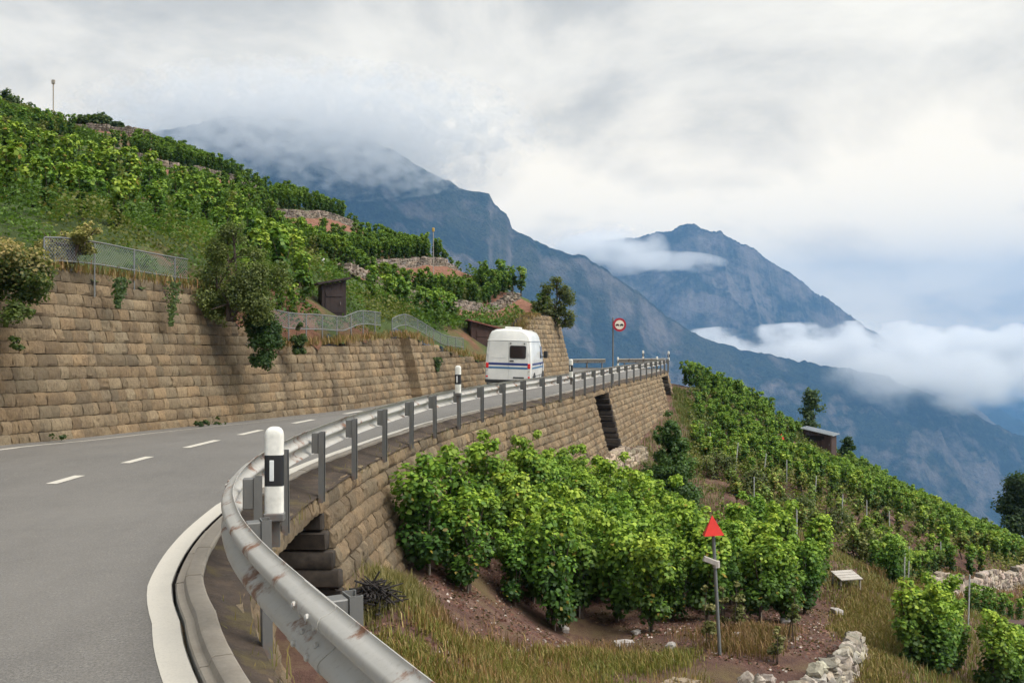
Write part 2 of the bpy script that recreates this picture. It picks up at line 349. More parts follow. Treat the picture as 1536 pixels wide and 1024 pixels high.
# dashes of the centre line: 0.13 wide
cpt=RAIL.copy(); cpt[:,:2]=RAIL[:,:2]+NR*3.5
cs=np.r_[0,np.cumsum(np.linalg.norm(np.diff(cpt[:,:2],axis=0),axis=1))]
def dash(y0,y1):
    i0=np.argmin(abs(cpt[:200,1]-y0)); 
    idx=[i for i in range(len(cpt)) if y0<=cpt[i,1]<=y1 and i<len(cpt)-60]
    if len(idx)<2: return
    m=MB(); n=normals(cpt); m.sweep([(np.array([*cpt[i,:2],.006]),np.array([*n[i],0]),np.array([0,0,1.])) for i in idx],[(-.075,0),(.075,0)])
    tag(m.build('lane_marking',M['paint']),kind='structure')
for a,b_ in ((3.6,4.9),(6.0,7.2),(8.4,9.5),(10.5,11.35),(12.4,13.4),(14.55,15.6),(16.8,18.1),(19.0,20.3),(21.7,23.1),(24.5,25.9),(27.3,28.7)): dash(a,b_)
# small dashes at the far edge on the left
for k_ in range(3):
    p=at(22+34*k_,681-4.5*k_,17.6+.45*k_); 
    m=MB(); m.box((0,0,0),(.5,.11,.004)); o=m.build('edge_marking',M['paint']); o.location=(p[0]-.15,p[1]-.32,-.135); o.rotation_euler=(0,0,1.05); tag(o,kind='structure')
# verge between kerb and outer wall
mb=MB(); rows=[]
for i in range(0,len(RAIL)):
    r=[]
    for q in np.linspace(0,1,7):
        o=(EOFF[i]-.318)*(1-q)+(-.125)*q; p=RAIL[i,:2]+NR[i]*o
        z=RZ[i]+.03-.09*q**.7+.03*(vnoise(p[0]*9+50,p[1]*9+50)-.5)
        r.append((*p,z))
    rows.append(r)
k=7; mb.add([p for r in rows for p in r],[(i*k+j,(i+1)*k+j,(i+1)*k+j+1,i*k+j+1)[::-1] for i in range(len(rows)-1) for j in range(k-1)])
tag(mb.build('verge',M['verge'],smooth=180),kind='structure')

# ------------------------------------------------------------------ block walls
def block_wall(name,curve,ztop,zbot,batter,label,seed,course=.25,depth=.45,tint=(.31,.225,.135),gaps=(),side=1,lo=.17,hi=.50,frombase=False):
    """curve: top face line; side=+1: the face looks to the right of the curve. ztop/zbot: functions of station index"""
    rng=np.random.default_rng(seed); n=normals(curve)*-side; mb=MB(); core=MB()
    S=np.r_[0,np.cumsum(np.linalg.norm(np.diff(curve[:,:2],axis=0),axis=1))]
    zt=np.array([ztop(i) for i in range(len(curve))]); zb=np.array([zbot(i) for i in range(len(curve))])
    nc=int(math.ceil((zt.max()-zb.min())/course))
    pos=lambda s:(np.array([np.interp(s,S,curve[:,0]),np.interp(s,S,curve[:,1])]),np.array([np.interp(s,S,n[:,0]),np.interp(s,S,n[:,1])]))
    ztop_s=lambda s:np.interp(s,S,zt); zbot_s=lambda s:np.interp(s,S,zb)
    for k in range(nc):
        s=-rng.uniform(0,.4)
        while s<S[-1]:
            w=rng.uniform(lo,hi); s0,s1=max(s,0),min(s+w,S[-1]); s+=w
            for g0,g1 in gaps:
                if k>0 and s0<g1 and s1>g0:
                    if s0<g0: s1=g0
                    elif s1>g1: s0=g1
                    else: s1=s0
            if s1-s0<.06: continue
            sm=(s0+s1)/2; zref=ztop_s(sm) if not frombase else np.interp(sm,S,zt)
            top=(zref-k*course if not frombase else zbot_s(sm)+.2+(nc-k)*course)-rng.uniform(0,.008)
            if top-course*.5<zbot_s(sm) or top>zref+course*.35: continue
            P0,N0=pos(s0);P1,N1=pos(s1); g=.005
            t=(P1-P0);t/=np.linalg.norm(t)+1e-9; P0=P0+t*g;P1=P1-t*g
            h=course-.012; out=batter*(zref-top); bul=rng.uniform(-.006,.018)
            nx=max(4,int((s1-s0)/.085)+2); nz=5; V=[];C=[]
            shade=rng.uniform(.66,1.32); warm=rng.uniform(-.07,.07); c0=np.array(tint)*shade*np.array([1+warm,1,1-warm])
            bump_=rng.normal(0,.012,(nz,nx)); bump_[0]*=.3; bump_[-1]*=.3; wj=rng.normal(0,.012)
            for a in range(nz):
                for b in range(nx):
                    u=b/(nx-1); v=a/(nz-1); ex=min(u,1-u)*(s1-s0); ez=min(v,1-v)*h
                    pull=.020*math.exp(-ex/.008)+.030*math.exp(-ez/.011)
                    P=P0*(1-u)+P1*u; Nn=N0*(1-u)+N1*u
                    o=out+batter*v*h+bul-pull+bump_[a,b]
                    V.append((P[0]+Nn[0]*o,P[1]+Nn[1]*o,top-v*h+rng.normal(0,.003)))
            base=nx*nz
            for a in range(nz):          # back edge ring
                for b in range(nx):
                    if a in (0,nz-1) or b in (0,nx-1):
                        pass
            Fc=[(a*nx+b,a*nx+b+1,(a+1)*nx+b+1,(a+1)*nx+b) for a in range(nz-1) for b in range(nx-1)]
            bk=[]
            for (u,v,P,Nn) in ((0,0,P0,N0),(1,0,P1,N1),(1,1,P1,N1),(0,1,P0,N0)):
                o=out-depth; bk.append(len(V)); V.append((P[0]+Nn[0]*o,P[1]+Nn[1]*o,top-v*h))
            Fc.append(tuple([bk[0],bk[1]]+[b for b in range(nx-1,-1,-1)]))
            Fc.append(tuple([bk[3]]+[(nz-1)*nx+b for b in range(nx)]+[bk[2]]))
            Fc.append(tuple([bk[0]]+[a*nx for a in range(nz)]+[bk[3]]))
            Fc.append(tuple([bk[1],bk[2]]+[a*nx+nx-1 for a in range(nz-1,-1,-1)]))
            if side<0: Fc=[f[::-1] for f in Fc]
            mb.add(V,Fc,0,c0)
    # core behind joints and gaps, its near-black colour stands in for slot shade
    zt2=zt-.06; V=[];Fc=[]
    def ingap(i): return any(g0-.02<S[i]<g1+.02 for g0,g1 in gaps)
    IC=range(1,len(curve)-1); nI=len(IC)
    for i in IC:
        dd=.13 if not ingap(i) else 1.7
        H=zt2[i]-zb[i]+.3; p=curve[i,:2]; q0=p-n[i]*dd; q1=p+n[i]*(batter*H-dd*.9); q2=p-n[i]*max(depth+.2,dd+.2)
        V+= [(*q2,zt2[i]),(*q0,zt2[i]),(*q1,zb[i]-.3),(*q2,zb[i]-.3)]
    for i in range(nI-1): Fc+=[(i*4+j,i*4+(j+1)%4,(i+1)*4+(j+1)%4,(i+1)*4+j) for j in range(4)]
    Fc+=[(0,1,2,3),tuple((nI-1)*4+j for j in (3,2,1,0))]
    if side>0: Fc=[f[::-1] for f in Fc]
    mb.add(V,Fc,1,(.1,.1,.1))
    for g0,g1 in gaps:               # slot shade painted as near-black stones along each far side
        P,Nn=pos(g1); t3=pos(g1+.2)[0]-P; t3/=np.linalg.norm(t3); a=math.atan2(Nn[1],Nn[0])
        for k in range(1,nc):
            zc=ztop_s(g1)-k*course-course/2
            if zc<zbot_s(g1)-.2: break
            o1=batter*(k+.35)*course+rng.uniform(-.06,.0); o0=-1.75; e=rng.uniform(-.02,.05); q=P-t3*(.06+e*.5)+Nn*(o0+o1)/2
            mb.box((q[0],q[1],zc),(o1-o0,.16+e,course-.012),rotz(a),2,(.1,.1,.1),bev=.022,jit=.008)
    if False:
        for g0,g1 in gaps:           # capstone over every slot
            sm=(g0+g1)/2; P,Nn=pos(sm); a=math.atan2(Nn[1],Nn[0]); w=g1-g0
            mb.box((P[0]-Nn[0]*.42,P[1]-Nn[1]*.42,ztop_s(sm)-.115),(1.0,w+.16,.22),rotz(a),0,np.array(tint)*1.02,bev=.03,jit=.012)
    o=mb.build(name,[M['block'],M['core'],M['slot_shade']],smooth=40); o.data.transform(Matrix.Identity(4)); return tag(o,label,'wall')
# outer wall
IW=range(0,len(RAIL)); w1=int(np.argmin(abs(RS-RS[np.argmin((RAIL[:,0]-8.2)**2+(RAIL[:,1]-69.5)**2)])))
OUT=RAIL[8:w1].copy(); OUT[:,:2]=RAIL[8:w1,:2]-NR[8:w1]*.10
OS=np.r_[0,np.cumsum(np.linalg.norm(np.diff(OUT[:,:2],axis=0),axis=1))]
def s_at(y): return OS[np.argmin(abs(OUT[:,1]-y)+ (np.arange(len(OUT))>len(OUT)*.88)*50)]
def zb_out(i):
    y=OUT[i,1]; return float(np.interp(y,[0,9,12,14,18,26,41,57,63],[-3.2,-2.4,-1.9,-2.0,-2.6,-3.0,-3.5,-2.8,-3]))
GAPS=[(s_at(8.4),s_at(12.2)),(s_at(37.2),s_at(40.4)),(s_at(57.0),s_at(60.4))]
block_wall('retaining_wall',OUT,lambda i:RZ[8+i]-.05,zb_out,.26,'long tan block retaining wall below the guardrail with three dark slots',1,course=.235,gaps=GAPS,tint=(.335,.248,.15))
# upper wall, four sections along the left edge of the road
def upper(name,y0,y1,off,tops,label,seed,HP=None):
    idx=[i for i in range(len(LEDGE)) if y0<=LEDGE[i,1]<=y1]
    c=LEDGE[idx].copy(); nl=normals(LEDGE)[idx]
    ys=c[:,1]; zt=np.interp(ys,[t[0] for t in tops],[t[1] for t in tops]); zb=zroad_left(ys)-.08
    H=zt-zb; Hp=np.full(len(c),HP) if HP else H; c[:,:2]=c[:,:2]+nl*(off+.24*H)[:,None]
    o=block_wall(name,c,lambda i:zt[i],lambda i:zb[i]-.2,.24,label,seed,course=.265,side=1,depth=.6,frombase=True,tint=(.325,.242,.145))
    return c,zt
UP=[]
UP.append(upper('retaining_wall',3,37.4,.55,[(3,3.6),(19,3.5),(25.6,3.25),(27.2,1.8),(28,1.7),(36.3,2.05)],'long tan block retaining wall at the left roadside, stepping down from tall to lower',2))
UP.append(upper('retaining_wall',36.0,45.5,.12,[(36,2.05),(44,.98),(45.5,1.0)],'short tan block retaining wall stepping out beside the white van',4))
UP.append(upper('retaining_wall',45.5,73.8,.3,[(45.5,1.0),(48,1.5),(52.5,3.2),(57,3.5),(73,3.3)],'tan block retaining wall rounding the bend beyond the white van',5))
WTOP=np.vstack([np.c_[c[:,:2],zt] for c,zt in UP])

# ------------------------------------------------------------------ terrain
class TPS:
    def __init__(s,P,reg=.02):
        P=np.asarray(P,float); s.x=P[:,:2]; n=len(P); s.c=s.x.mean(0); s.k=np.abs(s.x-s.c).max(); X=(s.x-s.c)/s.k; s.X=X
        d=np.linalg.norm(X[:,None]-X[None],axis=2); K=s.U(d)+reg*np.eye(n)*1e-5
        A=np.zeros((n+3,n+3)); A[:n,:n]=K; A[:n,n]=1; A[:n,n+1:]=X; A[n,:n]=1; A[n+1:,:n]=X.T
        s.w=np.linalg.solve(A,np.r_[P[:,2],0,0,0])
    def U(s,d): return np.where(d>0,d*d*np.log(d+1e-12),0)
    def __call__(s,x,y):
        x=np.asarray(x,float);y=np.asarray(y,float); q=(np.stack([x.ravel(),y.ravel()],1)-s.c)/s.k; out=np.empty(len(q))
        for a in range(0,len(q),4000):
            b=q[a:a+4000]; d=np.linalg.norm(b[:,None]-s.X[None],axis=2); out[a:a+4000]=s.U(d)@s.w[:-3]+s.w[-3]+b@s.w[-2:]
        return out.reshape(x.shape)
LEFT=[at(*p) for p in ((0,230,60),(0,158,85),(75,200,82),(240,222,78),(335,270,75),(500,330,70),(640,396,68),(760,440,66),(800,455,63),(832,472,60),(100,322,36),(0,342,33),(200,342,33),(300,392,29),(450,447,33),(560,462,38),(660,490,45),(700,502,47),(780,496,55),(330,325,58),(430,378,52),(555,428,48),(400,345,50),(300,306,50),(150,255,60),(650,446,56),(740,466,60))]
LEFT+=[(-9,80,6),(-14,86,8),(-25,92,11.5),(-45,105,18),(-14,98,5),(-75,70,33),(-55,40,24),(-42,22,19),(-26,10,11),(-30,0,12),(-60,0,27),(-90,110,34)]
LEFT+=[tuple(p-np.array([0,0,.12])) for p in WTOP[::9]]
HL=TPS(LEFT)
def hill_left(x,y): 
    z=HL(x,y); return z+.35*(fbm(x*.35+40,y*.35+40,4)-.5)
RIGHT=[at(*p) for p in ((552,868,13),(530,914,12),(620,900,14),(575,882,12.5),(840,945,17.5),(1000,950,17),(1068,985,15.5),(1200,940,18.5),(700,975,13),(650,940,12.5),(900,992,15),(1280,892,22),(925,682,41),(1018,612,57),(1040,642,50),(1100,702,40),(1150,782,30),(1200,832,25),(1350,882,28),(1450,880,34),(1536,870,37),(1400,822,36),(1300,742,45),(1200,692,55),(1120,642,60),(1060,592,62),(1200,664,72),(1300,722,70),(1430,798,66),(1536,842,62),(1500,832,45),(1400,982,20),(1536,1002,22),(1300,1002,16),(1450,922,27))]
RIGHT+=[tuple(at(*p)) for p in ((1000,864,23.5),(1000,826,27),(1100,870,23.5),(1100,828,27),(900,852,22),(900,802,26.5),(1000,790,31),(1080,800,31),(850,800,23.5))]
RIGHT+=[(-1.8,10.6,-1.75),(-1.4,9.2,-2.2),(-2.2,9.5,-2.0),(-1.2,16,-2.0),(-1.0,18,-1.9),(-.3,22,-2.1),(.3,24,-2.3),(.57,26,-2.5),(1.6,30,-2.9),(3.6,32,-4.0),(5.4,34,-3.5),(30,88,-15),(45,72,-21),(20,105,-13),(52,50,-21),(42,30,-19),(-.2,9,-2.3),(1.5,12,-3.0),(3,9,-3.7),(6,9,-4.6),(10,11,-6),(2.6,3,-3.5),(6,0,-5),(15,0,-9),(25,14,-11),(12,75,-2.5),(5,78,-2.5),(-10,85,-3),(0,110,-10),(-6,14,-2.0),(-6,30,-2.6),(-2,44,-2.8),(3,60,-2.5),(-6,4,-2.5),(30,-10,-15),(60,80,-30),(60,20,-27)]
HR=TPS(RIGHT)
def hill_right(x,y):
    z=HR(x,y); return z+.22*(fbm(x*.6+10,y*.6+70,4)-.5)
def grid_mesh(name,x0,x1,y0,y1,st,fn,mt,keep=None):
    xs=np.arange(x0,x1+st/2,st); ys=np.arange(y0,y1+st/2,st); X,Y=np.meshgrid(xs,ys); Z=fn(X,Y)
    nx=len(xs); V=np.stack([X,Y,Z],2).reshape(-1,3)
    i=np.arange(len(ys)-1)[:,None]*nx+np.arange(nx-1)[None]; Fq=np.stack([i,i+1,i+nx+1,i+nx],2).reshape(-1,4)
    if keep is not None:
        c=V[Fq].mean(1); Fq=Fq[keep(c[:,0],c[:,1])]
    used=np.unique(Fq); rm=-np.ones(len(V),int); rm[used]=np.arange(len(used))
    mb=MB(); mb.add(V[used],rm[Fq]); return mb.build(name,mt,smooth=180)
def signed_left(x,y,C):     # distance to a curve, positive to its left
    out=np.empty(len(x)); n=normals(C)
    for a in range(0,len(x),5000):
        q=np.stack([x[a:a+5000],y[a:a+5000]],1); d=q[:,None]-C[None,:,:2]; j=(d**2).sum(2).argmin(1)
        out[a:a+5000]=(d[np.arange(len(q)),j]*n[j]).sum(1)
    return out
WT=resample(WTOP[:,:2][::6],.4)
tag(grid_mesh('hillside',-95,8,2,112,.5,hill_left,M['soil_hill'],lambda x,y:(signed_left(x,y,WT)>.12)),kind='structure')
tag(grid_mesh('vineyard_slope',-8,62,-10,112,.5,hill_right,M['soil'],None),kind='structure')
# valley floor, one sheet far below that reaches the horizon, and the flank that drops to it
mb=MB(); 
ang=np.linspace(0,2*math.pi,73)[:-1]; R_=[(120,-34),(300,-190),(900,-560),(1500,-640),(9000,-660),(30000,-700)]
V=[];
for r,z in R_:
    for a in ang: V.append((r*math.cos(a)+5,r*math.sin(a)+40,z+(25*(vnoise(np.array([r*math.cos(a)*.01+90]),np.array([r*math.sin(a)*.01+90]))[0]-.5) if r>200 else 0)))
mb.add(V,[(i*72+j,(i+1)*72+j,(i+1)*72+(j+1)%72,i*72+(j+1)%72)[::-1] for i in range(len(R_)-1) for j in range(72)])
mb.add([V[j] for j in range(72)],[tuple(range(72))])
tag(mb.build('valley_ground',M['soil_hill'],smooth=180),kind='structure')
# ------------------------------------------------------------------ guardrails
WPROF=[(.0,.440),(.004,.452),(.03,.468),(.066,.482),(.078,.497),(.080,.518),(.072,.536),(.040,.560),(.012,.578),(.004,.592),(.004,.604),(.012,.618),(.040,.636),(.072,.660),(.080,.678),(.078,.699),(.066,.714),(.03,.728),(.004,.744),(.0,.756)]
WP2=WPROF+[(o-.005,z) for o,z in WPROF[::-1]]
def guardrail(label,i0,i1,step,phase,group='guardrails along the road'):
    root=empty('guardrail',(*RAIL[i0,:2],RZ[i0]),0,label,'guardrail',group); inv=Matrix.Translation([-RAIL[i0,0],-RAIL[i0,1],-RZ[i0]])
    def fr(idx,dz=0): return [(np.array([*RAIL[i,:2],RZ[i]+dz]),np.array([*NR[i],0]),np.array([0,0,1.])) for i in idx]
    mb=MB(); mb.sweep(fr(range(i0,i1)),WP2,closed=True)
    o=mb.build('rail_beam',M['rail'],root,smooth=40); o.data.transform(inv)
    # overlapping splice plates with bolts every 4 m
    js=list(range(i0+phase,i1-2,step))
    for q,j in enumerate(js):
        if q%2==0 and j+2<i1:
            mb=MB()
            mb.sweep(fr(range(max(j-1,i0),j+2)),[(o_+.0045,z) for o_,z in WPROF]+[(o_+.001,z) for o_,z in WPROF[::-1]],closed=True)
            P=np.array([*RAIL[j,:2],RZ[j]]); n3=np.array([*NR[j],0]); t3=np.array([-NR[j][1],NR[j][0],0])*-1; Rm=np.stack([t3,np.array([0,0,1.]),n3],1)
            for a in (-.11,.11):
                for z in (.515,.56,.64,.685):
                    oo=np.interp(z,[w[1] for w in WPROF],[w[0] for w in WPROF])
                    mb.lathe(P+n3*(oo+.006)+t3*a+np.array([0,0,z]),[(.016,-.004),(.016,.008),(.009,.014)],8,R=Rm)
            o=mb.build('splice_plate',M['rail'],root,smooth=40); o.data.transform(inv)
    # one post mesh, copied
    pm=MB(); w,d,t=.115,.062,.007; top,bot=.735,-.13
    sec=[(-w/2,-d/2),(w/2,-d/2),(w/2,d/2),(w/2-t*2.2,d/2),(w/2-t*2.2,d/2-t),(w/2-t,d/2-t),(w/2-t,-d/2+t),(-w/2+t,-d/2+t),(-w/2+t,d/2-t),(-w/2+t*2.2,d/2-t),(-w/2+t*2.2,d/2),(-w/2,d/2)]
    k=len(sec); Vv=[(x,-y,z) for z in (bot,top) for x,y in sec]
    pm.add(Vv,[(i,(i+1)%k,(i+1)%k+k,i+k)[::-1] for i in range(k)]+[tuple(range(k)),tuple(range(k,2*k))[::-1]])
    post=None; bl=MB(); bl.box((0,.075,.60),(.10,.09,.25),bev=.006); fp=MB(); fp.box((0,.02,-.11),(.17,.30,.022),bev=.004)
    blk=None
    for j in js:
        n=NR[j]; a=math.atan2(n[1],n[0])-math.pi/2; p=RAIL[j,:2]-n*.155
        if post is None: post=pm.build('post',M['post'],root); blk=bl.build('spacer_block',M['post'],post); o,bo=post,blk
        else:
            o=post.copy(); COL.objects.link(o); o.parent=root; bo=blk.copy(); COL.objects.link(bo); bo.parent=o
        o.location=(p[0]-RAIL[i0,0],p[1]-RAIL[i0,1],RZ[j]-RZ[i0]); o.rotation_euler=(random.uniform(-.012,.012),random.uniform(-.01,.01),a)
    return root
iend=int(np.argmin((RAIL[:,0]-7.7)**2+(RAIL[:,1]-70.6)**2)); ist=int(np.argmin((RAIL[:,0]-7.0)**2+(RAIL[:,1]-71.9)**2))
i_ph=int(np.argmin(abs(RAIL[:200,1]-12.0)))%8
guardrail('long galvanised guardrail curving from the foreground beside the road, rust stained',0,iend,8,i_ph)
guardrail('short far guardrail section past the bend, left of the round red sign',ist,len(RAIL)-8,8,3)

# ------------------------------------------------------------------ delineator posts
def dmesh():
    w,d=.066,.045; prof=[]
    for i in range(20):
        a=2*math.pi*i/20; e=.55; prof.append((w*math.copysign(abs(math.cos(a))**e,math.cos(a)),d*math.copysign(abs(math.sin(a))**e,math.sin(a))))
    def seg(z0,z1,s=1.0,dome=False):
        m=MB(); zs=[(z0,1),(z1,1)] if not dome else [(z0,1),(z1-.06,1),(z1-.035,.93),(z1-.015,.76),(z1-.004,.5),(z1,.2)]
        V=[(x*s*f,y*s*f,z) for z,f in zs for x,y in prof]; k=20
        m.add(V,[(i*k+j,i*k+(j+1)%k,(i+1)*k+(j+1)%k,(i+1)*k+j) for i in range(len(zs)-1) for j in range(k)]+[tuple(range(k))[::-1],tuple((len(zs)-1)*k+j for j in range(k))]); return m
    return seg
seg=dmesh(); D0=None
def delineator(loc,rz,label,tall=False):
    global D0
    r=empty('delineator_post',loc,rz,label,'delineator post','black banded delineator posts on the guardrail')
    if D0 is None:
        body=seg(0,.19).build('post_body',M['white_plastic'],r,smooth=45); topc=seg(.402,.60,dome=True).build('rounded_top',M['white_plastic'],r,smooth=45)
        band=seg(.188,.404,1.015).build('black_band',M['black_plastic'],r,smooth=45)
        m=MB(); m.box((-.012,-.047,.297),(.03,.008,.145),bev=.002); refl=m.build('reflector',M['reflector'],band)
        m=MB(); m.box((0,0,-.03),(.145,.10,.06),bev=.008); m.box((0,.04,-.14),(.07,.02,.22)); br=m.build('mounting_bracket',M['post'],r)
        D0=(body,band,refl,br,topc)
    else:
        b=None
        for q,src in enumerate(D0):
            o=src.copy(); COL.objects.link(o); o.parent=r if q!=2 else b
            if q==1: b=o
    return r
def on_rail(y,after=False,o=-.27,z=.72):
    idx=np.arange(len(RAIL)); far=idx>np.argmax(RAIL[:,0]); c=np.where(far==after,abs(RAIL[:,1]-y),99); j=int(np.argmin(c)); p=RAIL[j,:2]+NR[j]*o
    return (p[0],p[1],RZ[j]+z)
dl=at(411.5,768,6.3); _d0=delineator(dl,.10,'large black and white delineator post on the nearest curve of the guardrail')
delineator(on_rail(21.3),-.2,'delineator post on the rail in front of the tan wall, left of the van')
_d0.scale=(.92,.92,.93)
delineator(on_rail(32.4,z=.66),-.3,'delineator post on the rail just right of the white van')
p=at(927,548,67); delineator((p[0],p[1],p[2]-.02),-.1,'small delineator post below the round red sign at the bend')
delineator(on_rail(67.8,True,-.3,.70),0,'tiny delineator post on the far rail, leftmost of three at the bend')
p=at(985.5,549,59.5); delineator(p,-.2,'tiny delineator post at the bend, middle of the three')
delineator(on_rail(64.2,True,-.45,.62),-.2,'tiny delineator post at the outermost corner of the bend')

# ------------------------------------------------------------------ camper van
def make_van():
    root=empty('camper_van',(0,0,0),0,'white high roof camper van with blue stripes driving away on the road','van')
    white=None
    m,nt,b=mat('van_paint'); f=noise(nt,1.5,4); L(nt,ramp(nt,f,[(.3,(.58,.59,.57)),(.7,(.74,.74,.71))]),b.inputs['Base Color']); b.inputs['Roughness'].default_value=.32; b.inputs['Coat Weight'].default_value=.4
    glass,nt,b=mat('van_glass'); b.inputs['Base Color'].default_value=(.018,.012,.012,1); b.inputs['Roughness'].default_value=.06
    navy=simple('navy_stripe',(.012,.03,.16),.35,var=.04); blue=simple('blue_stripe',(.035,.14,.30),.35,var=.04)
    redl,nt,b=mat('tail_red'); b.inputs['Base Color'].default_value=(.62,.012,.012,1); b.inputs['Roughness'].default_value=.2; b.inputs['Coat Weight'].default_value=.7
    black=simple('van_black',(.016,.016,.017),.6); rubber=simple('tyre_rubber',(.02,.02,.021),.85); steel=simple('wheel_steel',(.45,.46,.47),.4,.5)
    seamm=simple('door_gap',(.05,.05,.05),.9)
    # half profile of the body (x, z) bottom to roof
    half=[(.80,.33),(.885,.36),(.905,.50),(.915,.80),(.915,1.15),(.90,1.45),(.875,1.75),(.855,1.93),(.845,2.0),(.835,2.03),(.79,2.22),(.70,2.36),(.52,2.44),(.25,2.465),(0,2.47)]
    def section(y,top=2.47,wf=1.0,zf=0):
        H=[]
        for x,z in half:
            zz=z if z<1.0 else 1.0+(z-1.0)*(top-1.0)/(1.47)
            H.append((x*wf,y,zz))
        return H+[(-x,yy,z) for x,yy,z in H[-2::-1]]
    st=[(0.0,2.37,.955),(.02,2.40,.972),(.06,2.435,.99),(.13,2.46,1),(.5,2.47,1),(1.6,2.47,1),(2.7,2.47,1),(3.05,2.45,1),(3.35,2.34,.995),(3.62,2.05,.99),(3.95,1.66,.985),(4.2,1.36,.98),(4.4,1.24,.965),(4.75,1.12,.93),(4.92,1.04,.89)]
    mb=MB(); S=[section(*s) for s in st]; k=len(S[0])
    mb.add([p for s in S for p in s],[(i*k+j,i*k+j+1,(i+1)*k+j+1,(i+1)*k+j) for i in range(len(S)-1) for j in range(k-1)]+[tuple(range(k))[::-1],tuple((len(S)-1)*k+j for j in range(k))]+[(i*k,(i+1)*k,(i+1)*k+k-1,i*k+k-1) for i in range(len(S)-1)])
    # gutter lip
    mb.tube([(-.82,-.003,2.0),(-.5,-.014,2.012),(0,-.016,2.016),(.5,-.014,2.012),(.82,-.003,2.0)],.016,6)
    for s in (-1,1): mb.tube([(s*.83,.0,2.0),(s*.862,.2,2.01),(s*.862,2.9,2.01)],.016,6)
    body=mb.build('body',M_van,root,smooth=40) if False else mb.build('body',bpy.data.materials['van_paint'],root,smooth=40)
    def xr(z): return float(np.interp(z,[h[1] for h in half],[h[0] for h in half]))*.955
    # rear doors : two slightly proud panels
    for s in (-1,1):
        pts=[(s*.012,.40),(s*.012,1.97)]; zz=np.linspace(1.97,.42,9); outer=[(s*(xr(z)-.075),z) for z in zz]
        poly=[(s*.012,.42),(s*.012,1.97)]+outer
        if s<0: poly=poly[::-1]
        m=MB(); m.prism(poly[::-1],.03,(0,-.004,0)); d=m.build('rear_door',bpy.data.materials['van_paint'],root)
        md=d.modifiers.new('b','BEVEL'); md.width=.01; md.segments=2
        m=MB()
        for z in (.75,1.5): m.box((s*(xr(z)-.05),-.022,z),(.05,.02,.09),bev=.004)
        m.build('hinge',bpy.data.materials['van_paint'],d)
        if s>0:
            def rr(cx,cz,w,h,r,n=6): return [(cx+sx*(w/2-r)+r*math.cos(a),cz+sz*(h/2-r)+r*math.sin(a)) for sx,sz,a0 in ((1,1,0),(-1,1,.5),(-1,-1,1),(1,-1,1.5)) for a in [math.pi*(a0+.5*q/n) for q in range(n+1)]]
            m=MB(); m.prism(rr(.37,1.57,.64,.50,.07),.02,(0,-.027,0)); fr=m.build('window_frame',black,d)
            m=MB(); m.prism(rr(.37,1.57,.57,.43,.05),.02,(0,-.032,0)); m.build('window_pane',glass,d)
            m=MB(); m.box((.14,-.03,1.22),(.17,.03,.045),bev=.01); m.box((.08,-.028,1.90),(.05,.03,.04)); m.box((.62,-.028,1.90),(.05,.03,.04)); m.build('door_handle',black,d)
        else:
            m=MB(); m.prism([(-.70,1.34),(-.10,1.34),(-.10,1.36),(-.70,1.36)],.012,(0,-.02,0)); m.build('door_crease',bpy.data.materials['van_paint'],d)
    def band(z0,z1,mt,name):
        m=MB(); q=[]
        xs=np.linspace(-1,1,9)
        m.box((0,-.0235,(z0+z1)/2),(2*(xr((z0+z1)/2)-.10),.004,z1-z0))
        for s in (-1,1):
            V=[];ys=np.linspace(.22,4.0,10)
            for y in ys:
                wf=np.interp(y,[t[0] for t in st],[t[2] for t in st])
                for z in (z0,z1): V.append((s*(xr(z)/.955*wf+.004),y,z))
            Fq=[(2*i,2*i+1,2*i+3,2*i+2) for i in range(9)]
            m.add(V,Fq if s<0 else [f[::-1] for f in Fq])
        return m.build(name,mt,root)
    band(1.055,1.14,navy,'navy_stripe'); band(.915,.985,blue,'blue_stripe')
    m=MB(); m.box((0,.052,2.155),(1.52,.006,.035),R=rotx(-.16)); m.build('roof_stripe',navy,root)
    for s in (-1,1):
        m=MB(); m.box((s*.815,.0,1.03),(.125,.06,.20),bev=.018); t=m.build('tail_light',redl,root)
        m=MB(); m.box((s*.82,.0,.80),(.10,.05,.15),bev=.015); m.build('lamp_lens',simple('lamp_grey',(.42,.40,.37),.3) if s<0 else bpy.data.materials['lamp_grey'],t)
        m=MB(); m.box((s*.82,.0,.60),(.08,.045,.06),bev=.01); m.build('lower_reflector',redl,t)
    m=MB(); m.box((0,.02,.425),(1.78,.16,.13),bev=.03); m.box((0,.35,.34),(1.55,.5,.10)); m.build('bumper',black,root)
    m=MB(); m.box((.42,-.03,.58),(.42,.012,.05)); m.build('number_plate',black,root)
    # wheels
    wm=MB(); wm.lathe((0,0,0),[(.19,-.085),(.29,-.085),(.315,-.065),(.322,-.02),(.322,.02),(.315,.065),(.29,.085),(.19,.085)],28,R=roty(math.pi/2)); tyre0=None
    hm=MB(); hm.lathe((0,0,0),[(.19,-.07),(.195,.07),(.16,.05),(.13,.075),(.06,.085),(.02,.088)],20,R=roty(math.pi/2))
    for s in (-1,1):
        for y in (.95,3.85):
            if tyre0 is None: w=wm.build('wheel',rubber,root,smooth=50); h=hm.build('wheel_rim',steel,w,smooth=50); tyre0,h0=w,h
            else: w=tyre0.copy(); COL.objects.link(w); w.parent=root; h=h0.copy(); COL.objects.link(h); h.parent=w
            w.location=(s*.79,y,.322); w.rotation_euler=(0,0,0 if s>0 else math.pi)
            m=MB(); m.lathe((s*.80,y,.36),[(.40,-.128),(.40,.128),(.02,.128)],28,R=roty(math.pi/2)); m.build('wheel_arch',black,root)
